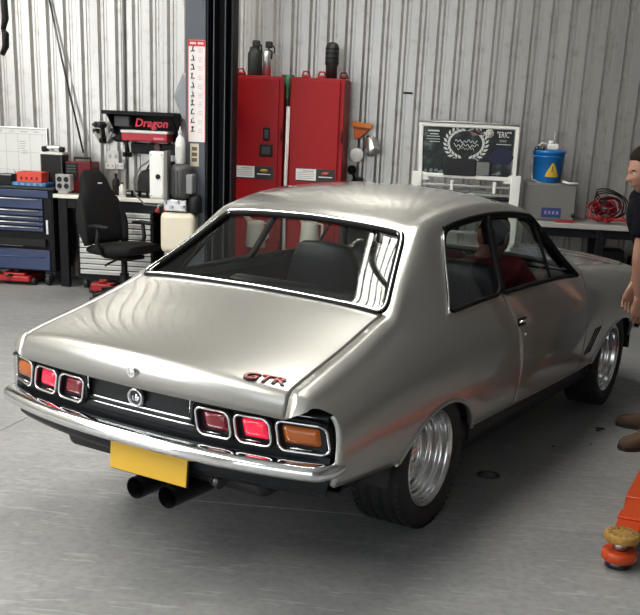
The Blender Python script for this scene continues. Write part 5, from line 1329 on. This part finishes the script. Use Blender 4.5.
def head(parent, c, f, up, hair_m, hair_top=1.0):
    "head centred at c looking along f; unit scale: 0.235 m tall"
    f = Vector(f).normalized(); r = f.cross(Vector(up)).normalized(); u = r.cross(f).normalized(); c = Vector(c)
    Q = Matrix((r, f, u)).transposed()
    def shp(a, t):
        "a azimuth (0 = right, 90 = front), t polar 0 bottom .. PI top"
        z = -math.cos(t); s = math.sin(t); x, y = s*math.cos(a), s*math.sin(a); front = max(0, y)
        px = .076*x*(1 - .16*max(0, -z)**1.2); py = .094*y*(1 + (.04 if y < 0 else 0)); pz = .118*z
        if z < 0: py += .012*front*(-z)**.5; px *= 1 - .10*(-z)*front
        if y > .3:                                               # face relief
            w = math.exp(-(x/.17)**2); nose = math.exp(-((z + .10)/.20)**2) if z < .12 else 0
            nz = max(0, min(1, (.20 - z)/.40)) if z > -.24 else max(0, 1 - (-.24 - z)/.07)
            py += .026*w*nz*front
            py += .007*math.exp(-((z - .20)/.10)**2)*math.exp(-(x/.55)**2)*front          # brow
            py -= .009*math.exp(-((z - .04)/.10)**2)*math.exp(-((abs(x) - .38)/.16)**2)      # eye sockets
            py += .006*math.exp(-((z + .48)/.07)**2)*math.exp(-(x/.28)**2) - .004*math.exp(-((z + .60)/.06)**2)*math.exp(-(x/.4)**2)
            py += .012*math.exp(-((z + .82)/.14)**2)*math.exp(-(x/.3)**2)                    # chin
            px += .004*math.copysign(1, x)*math.exp(-((z + .12)/.16)**2)*math.exp(-((abs(x) - .62)/.2)**2)
        return c + Q @ V(px, py, pz)
    n, m_ = 48, 40
    MB().ring_loft([[shp(2*PI*k/n, PI*i/m_) for k in range(n)] for i in range(m_ + 1)], True, False).build('head', skin_m, parent, weld=.0002)
    for s in (1, -1):
        e = MB(); e.sphere(c + Q @ V(s*.030, .073, .006), .0125, 14, 10); e.build('eyeball', eye_w, parent)
        MB().sphere(c + Q @ V(s*.030, .0825, .005), .0058, 10, 8, (1, .5, 1), Q).build('iris', iris_m, parent)
        MB().tube([c + Q @ V(s*.016, .086, .019), c + Q @ V(s*.032, .086, .0205), c + Q @ V(s*.047, .074, .016)], [.003, .0035, .002], 6).build('eyebrow', hair_m, parent)
        MB().tube([c + Q @ V(s*.017, .083, .0125), c + Q @ V(s*.031, .0865, .0145), c + Q @ V(s*.044, .0765, .010)], .0028, 6).build('eyelid', skin_m, parent)
        er = MB(); er.sphere(c + Q @ V(s*.079, -.010, -.004), 1, 14, 10, (.011, .018, .032), Q @ Matrix.Rotation(s*.25, 3, 'Z')); er.tube([c + Q @ V(s*.084, -.010 + .018*math.cos(t), -.002 + .031*math.sin(t)) for t in np.linspace(-1.2, 3.6, 10)], .0045, 6); er.build('ear', skin_m, parent)
    MB().tube([c + Q @ V(-.024, .084, -.058), c + Q @ V(-.010, .0935, -.0555), c + Q @ V(0, .0945, -.057), c + Q @ V(.010, .0935, -.0555), c + Q @ V(.024, .084, -.058)], [.002, .004, .004, .004, .002], 6).build('lips', lip_m, parent)
    # short hair: a cap over crown and back with a hairline above the brow
    P = []
    for i in range(22):
        row = []
        for k in range(49):
            a = 2*PI*k/48; y = math.sin(a); low = np.interp(y, [-1, -.35, .0, .35, .75, 1], [-.42, -.36, .05, .34, .56, .60]); t0 = math.acos(-low); t = lerp(t0, PI, i/21)
            p = shp(a, t); d = (p - c).normalized(); row.append(p + d*(.0015 + .010*hair_top*min(1, i/5)) + d*.0012*math.sin(k*5.1 + i*3))
        P.append(row)
    MB().grid(P).build('hair', hair_m, parent)
    return Q
def hand(parent, wrist, d, palm_n, side, curl=.6, m=skin_m):
    "d: direction of the hand from the wrist, palm_n: the way the palm faces, side: +1 thumb along d x palm_n"
    d = Vector(d).normalized(); n = Vector(palm_n); n = (n - d*n.dot(d)).normalized(); t = d.cross(n)*side; w = Vector(wrist)
    b = MB(); rings = []
    for q, hw, th in ((-.02, .024, .019), (.01, .027, .018), (.04, .036, .0155), (.075, .041, .0135), (.093, .038, .011), (.099, .030, .007)):
        rings.append([w + d*q + t*(hw*math.copysign(abs(math.cos(a))**.7, math.cos(a))) + n*(th*math.copysign(abs(math.sin(a))**.8, math.sin(a))) for a in np.linspace(0, 2*PI, 17)[:-1]])
    b.ring_loft(rings)
    for k, (o_, L_) in enumerate(((.030, .068), (.010, .078), (-.010, .072), (-.029, .056))):
        p = w + d*.088 + t*o_; pts = [p - d*.02, p]; dirv = d.copy(); ang_ = 0
        for sgm, fr_ in enumerate((.45, .32, .23)):
            ang_ += curl*(.45, .7, .6)[sgm]*(1 + .12*k); dv = d*math.cos(ang_) + n*math.sin(ang_) + t*o_*.9; p = p + dv.normalized()*L_*fr_; pts.append(p)
        b.tube(smooth(pts, 3), [.0095 - .0028*i/(3*(len(pts)-1)) for i in range(3*(len(pts)-1)+1)], 8)
        b.sphere(pts[-1], .0066, 8, 6)
    p = w + d*.018 + t*.024; pts = [p - t*.012, p + t*.012 + d*.012, p + t*.026 + d*.036 + n*.012, p + t*.026 + d*.062 + n*.026*(1+curl*.4)]
    b.tube(smooth(pts, 3), [.013 - .005*i/9 for i in range(10)], 8); b.sphere(pts[-1], .0078, 8, 6)
    return b.build('hand', m, parent)
def person(name, label, J, f, head_f, head_up, shirt, trousers, hair_m, boots=None, curl=.5, sleeve=.55, parent=None):
    root = thing(name, label, 'person', (0, 0, 0))
    if parent is not None: root.location = parent.location; root.rotation_euler = parent.rotation_euler
    j = {k: Vector(v) for k, v in J.items() if k != 'ground'}
    mid = lambda a, b, t=.5: a.lerp(b, t)
    N_ = [(j['pelvis'], .080), (mid(j['pelvis'], j['chest'], .5), .078), (j['chest'], .085), (mid(j['chest'], j['neck'], .75), .060), (j['neck'], .054), (mid(j['neck'], j['head'], .6), .055)]
    E_ = [(0, 1), (1, 2), (2, 3), (3, 4), (4, 5)]
    def chain(start, pts):
        p = start
        for q in pts: N_.append(q); E_.append((p, len(N_) - 1)); p = len(N_) - 1
    for s in ('l', 'r'):
        sh, el, wr = j['sh_'+s], j['el_'+s], j['wr_'+s]
        chain(2, [(sh - V(0, 0, .01), .044), (mid(sh, el, .5), .046), (el, .039), (mid(el, wr, .35), .040), (wr, .026)])
        hp, kn, an = j['hip_'+s], j['kn_'+s], j['an_'+s]
        chain(0, [(hp, .085), (mid(hp, kn), .072), (kn, .054), (mid(kn, an, .35), .052), (an, .036)])
    skin_mesh('body', N_, E_, skin_m, root)
    # shirt over torso and upper arms, trousers over hips and legs
    lat = (j['sh_l'] - j['sh_r']).normalized(); spine = (j['chest'] - j['pelvis']).normalized(); dep = spine.cross(lat).normalized()
    def oval(c, w_, d_, n=24, p=.75): return [c + lat*(w_*math.copysign(abs(math.cos(a))**p, math.cos(a))) + dep*(d_*math.copysign(abs(math.sin(a))**p, math.sin(a))) for a in np.linspace(0, 2*PI, n + 1)[:-1]]
    def cloth(b, name, material, vox=.011):
        o = b.build(name, material, root); r = o.modifiers.new('remesh', 'REMESH'); r.mode = 'VOXEL'; r.voxel_size = vox; r.use_smooth_shade = True
        sm_ = o.modifiers.new('smooth', 'SMOOTH'); sm_.factor = .5; sm_.iterations = 5
        return o
    shw = (j['sh_l'] - j['sh_r']).length/2; pc = j['pelvis']; cc = j['chest']; shm = mid(j['sh_l'], j['sh_r'])
    b = MB(); b.ring_loft([oval(pc - spine*.06, .175, .128), oval(pc + spine*.03, .172, .128), oval(mid(pc, cc, .45), .165, .120), oval(mid(pc, cc, .8), .185, .128), oval(cc + spine*.03, shw + .01, .128), oval(mid(cc, shm, .75) + spine*.01, shw + .02, .108), oval(shm + spine*.022, shw - .03, .085), oval(mid(shm, j['neck'], .55) + spine*.01, .088, .075), oval(j['neck'] + spine*.002, .062, .062)])
    for s in ('l', 'r'):
        sh, el = j['sh_'+s], j['el_'+s]; b.tube([mid(sh, shm, .35), sh, mid(sh, el, sleeve*.5), mid(sh, el, sleeve + .12)], [.070, .078, .070, .067], 16)
    cloth(b, 'shirt', shirt)
    b = MB(); hm = mid(j['hip_l'], j['hip_r'])
    b.ring_loft([oval(pc + spine*.07, .160, .118), oval(pc, .172, .126), oval(mid(pc, hm, .9), .180, .128), oval(hm - spine*.06, .15, .11)])
    for s in ('l', 'r'):
        hp, kn, an = j['hip_'+s], j['kn_'+s], j['an_'+s]
        b.tube(smooth([hp + (hp - kn).normalized()*.03, mid(hp, kn, .4), kn, mid(kn, an, .5), mid(kn, an, .93)], 3), list(np.interp(np.linspace(0, 1, 13), [0, .25, .5, .75, 1], [.098, .092, .074, .070, .068])), 16)
    cloth(b, 'trousers', trousers)
    head(root, j['head'], head_f, head_up, hair_m)
    fl_ = Vector(f).normalized()
    for s, sd in (('l', 1), ('r', -1)):
        dv = (j['wr_'+s] - j['el_'+s]); hd = j.get('hd_'+s, dv); pn = j.get('pn_'+s, Vector((-fl_.y, fl_.x, 0))*-sd)
        hand(root, j['wr_'+s], hd, pn, J.get('th_'+s, sd), curl)
        toe = j.get('toe_'+s, fl_).normalized(); an = j['an_'+s]; r_ = V(-toe.y, toe.x, 0)
        if boots is None: continue
        b = MB(); R_ = []
        base = V(an.x, an.y, J.get('ground', 0))
        for q, hw, h0, h1 in ((-.085, .026, .03, .10), (-.075, .036, .0, .13), (-.04, .042, .0, .145), (.02, .043, .0, .135), (.07, .045, .0, .095), (.12, .050, .0, .078), (.165, .048, .0, .068), (.195, .038, .0, .055), (.208, .02, .01, .035)):
            R_.append([base + toe*q + r_*(hw*math.copysign(abs(math.cos(a))**.6, math.cos(a))) + V(0, 0, (h0+h1)/2 + (h1-h0)/2*math.copysign(abs(math.sin(a))**.7, math.sin(a))) for a in np.linspace(0, 2*PI, 17)[:-1]])
        b.ring_loft(R_); b.lathe([(.052, .11), (.056, .16), (.058, .20), (.050, .205)], base + toe*-.02, n=18); bo = b.build('boot', boots[0], root)
        sb = MB(); sb.prism([(q, w_) for q, w_ in ((-.092, -.025), (-.06, -.042), (.05, -.046), (.14, -.053), (.20, -.036), (.214, 0), (.20, .036), (.14, .053), (.05, .046), (-.06, .042), (-.092, .025))], .024, frame(base, toe, r_)); sb.build('sole', boots[1], bo)
        for k in range(4):
            q = .015 + .025*k; z = .143 - .018*k; MB().tube([base + toe*q + r_*.026 + V(0, 0, z - .008), base + toe*(q + .008) + V(0, 0, z + .002), base + toe*(q+.02) - r_*.026 + V(0, 0, z - .012)], .0035, 6).build('lace', boots[2], bo)
    return root
brown_boot = mat('brown suede', (.13, .075, .045), .75, noise=(30, (.10, .055, .032), .3)); sole_m = mat('boot sole', (.03, .022, .018), .7); lace_m = mat('boot lace', (.26, .19, .12), .7)
hair_d = mat('short dark hair', (.014, .010, .008), .85, 0, .15, bump=(140, .5))
tee = mat('black cotton', (.004, .0045, .008), .95, 0, .1, bump=(30, .2)); olive = mat('olive work trousers', (.105, .090, .060), .8, noise=(12, (.085, .072, .048), .3), bump=(25, .25))
person('person', 'man in a black t-shirt, olive trousers and brown boots bending his head beside the car', dict(
    pelvis=(1.87, 1.26, .93), chest=(1.745, 1.25, 1.22), neck=(1.715, 1.245, 1.385), head=(1.680, 1.225, 1.475),
    sh_l=(1.690, 1.065, 1.310), el_l=(1.665, 1.03, 1.055), wr_l=(1.70, 1.07, .825), sh_r=(1.715, 1.43, 1.32), el_r=(1.80, 1.53, 1.075), wr_r=(1.745, 1.52, .83),
    hip_l=(1.89, 1.18, .86), kn_l=(1.845, 1.13, .49), an_l=(1.885, 1.125, .085), hip_r=(1.89, 1.36, .86), kn_r=(1.90, 1.41, .49), an_r=(1.95, 1.46, .085),
    toe_l=(-.86, -.5, 0), toe_r=(-.9, .4, 0)), (-.98, -.2, 0), (-.90, -.16, -.30), (-.25, 0, 1), tee, olive, hair_d, (brown_boot, sole_m, lace_m), .55, .55)
red_tee = mat('dark red cotton', (.20, .012, .018), .8, bump=(30, .2)); dark_tr = mat('dark trousers', (.02, .02, .025), .8)
person('person', 'driver in a dark red t-shirt sitting at the wheel inside the car', dict(
    pelvis=(.39, 1.20, .60), chest=(.395, 1.165, .87), neck=(.40, 1.23, 1.02), head=(.405, 1.315, 1.105),
    sh_l=(.215, 1.19, .965), el_l=(.14, 1.38, .78), wr_l=(.245, 1.50, .885), sh_r=(.575, 1.19, .965), el_r=(.635, 1.40, .80), wr_r=(.525, 1.485, .890),
    hip_l=(.31, 1.24, .58), kn_l=(.27, 1.64, .60), an_l=(.28, 1.86, .34), hip_r=(.47, 1.24, .58), kn_r=(.50, 1.64, .60), an_r=(.46, 1.86, .34),
    hd_l=(.25, .85, .35), hd_r=(-.25, .85, .35), pn_l=(.6, .3, -.6), pn_r=(-.6, .3, -.6), ground=.28), (0, 1, 0), (.12, 1, -.22), (0, .2, 1), red_tee, dark_tr, hair_d, (mat('black leather', (.015, .015, .015), .5), sole_m, rubber), 1.0, .5, parent=car)
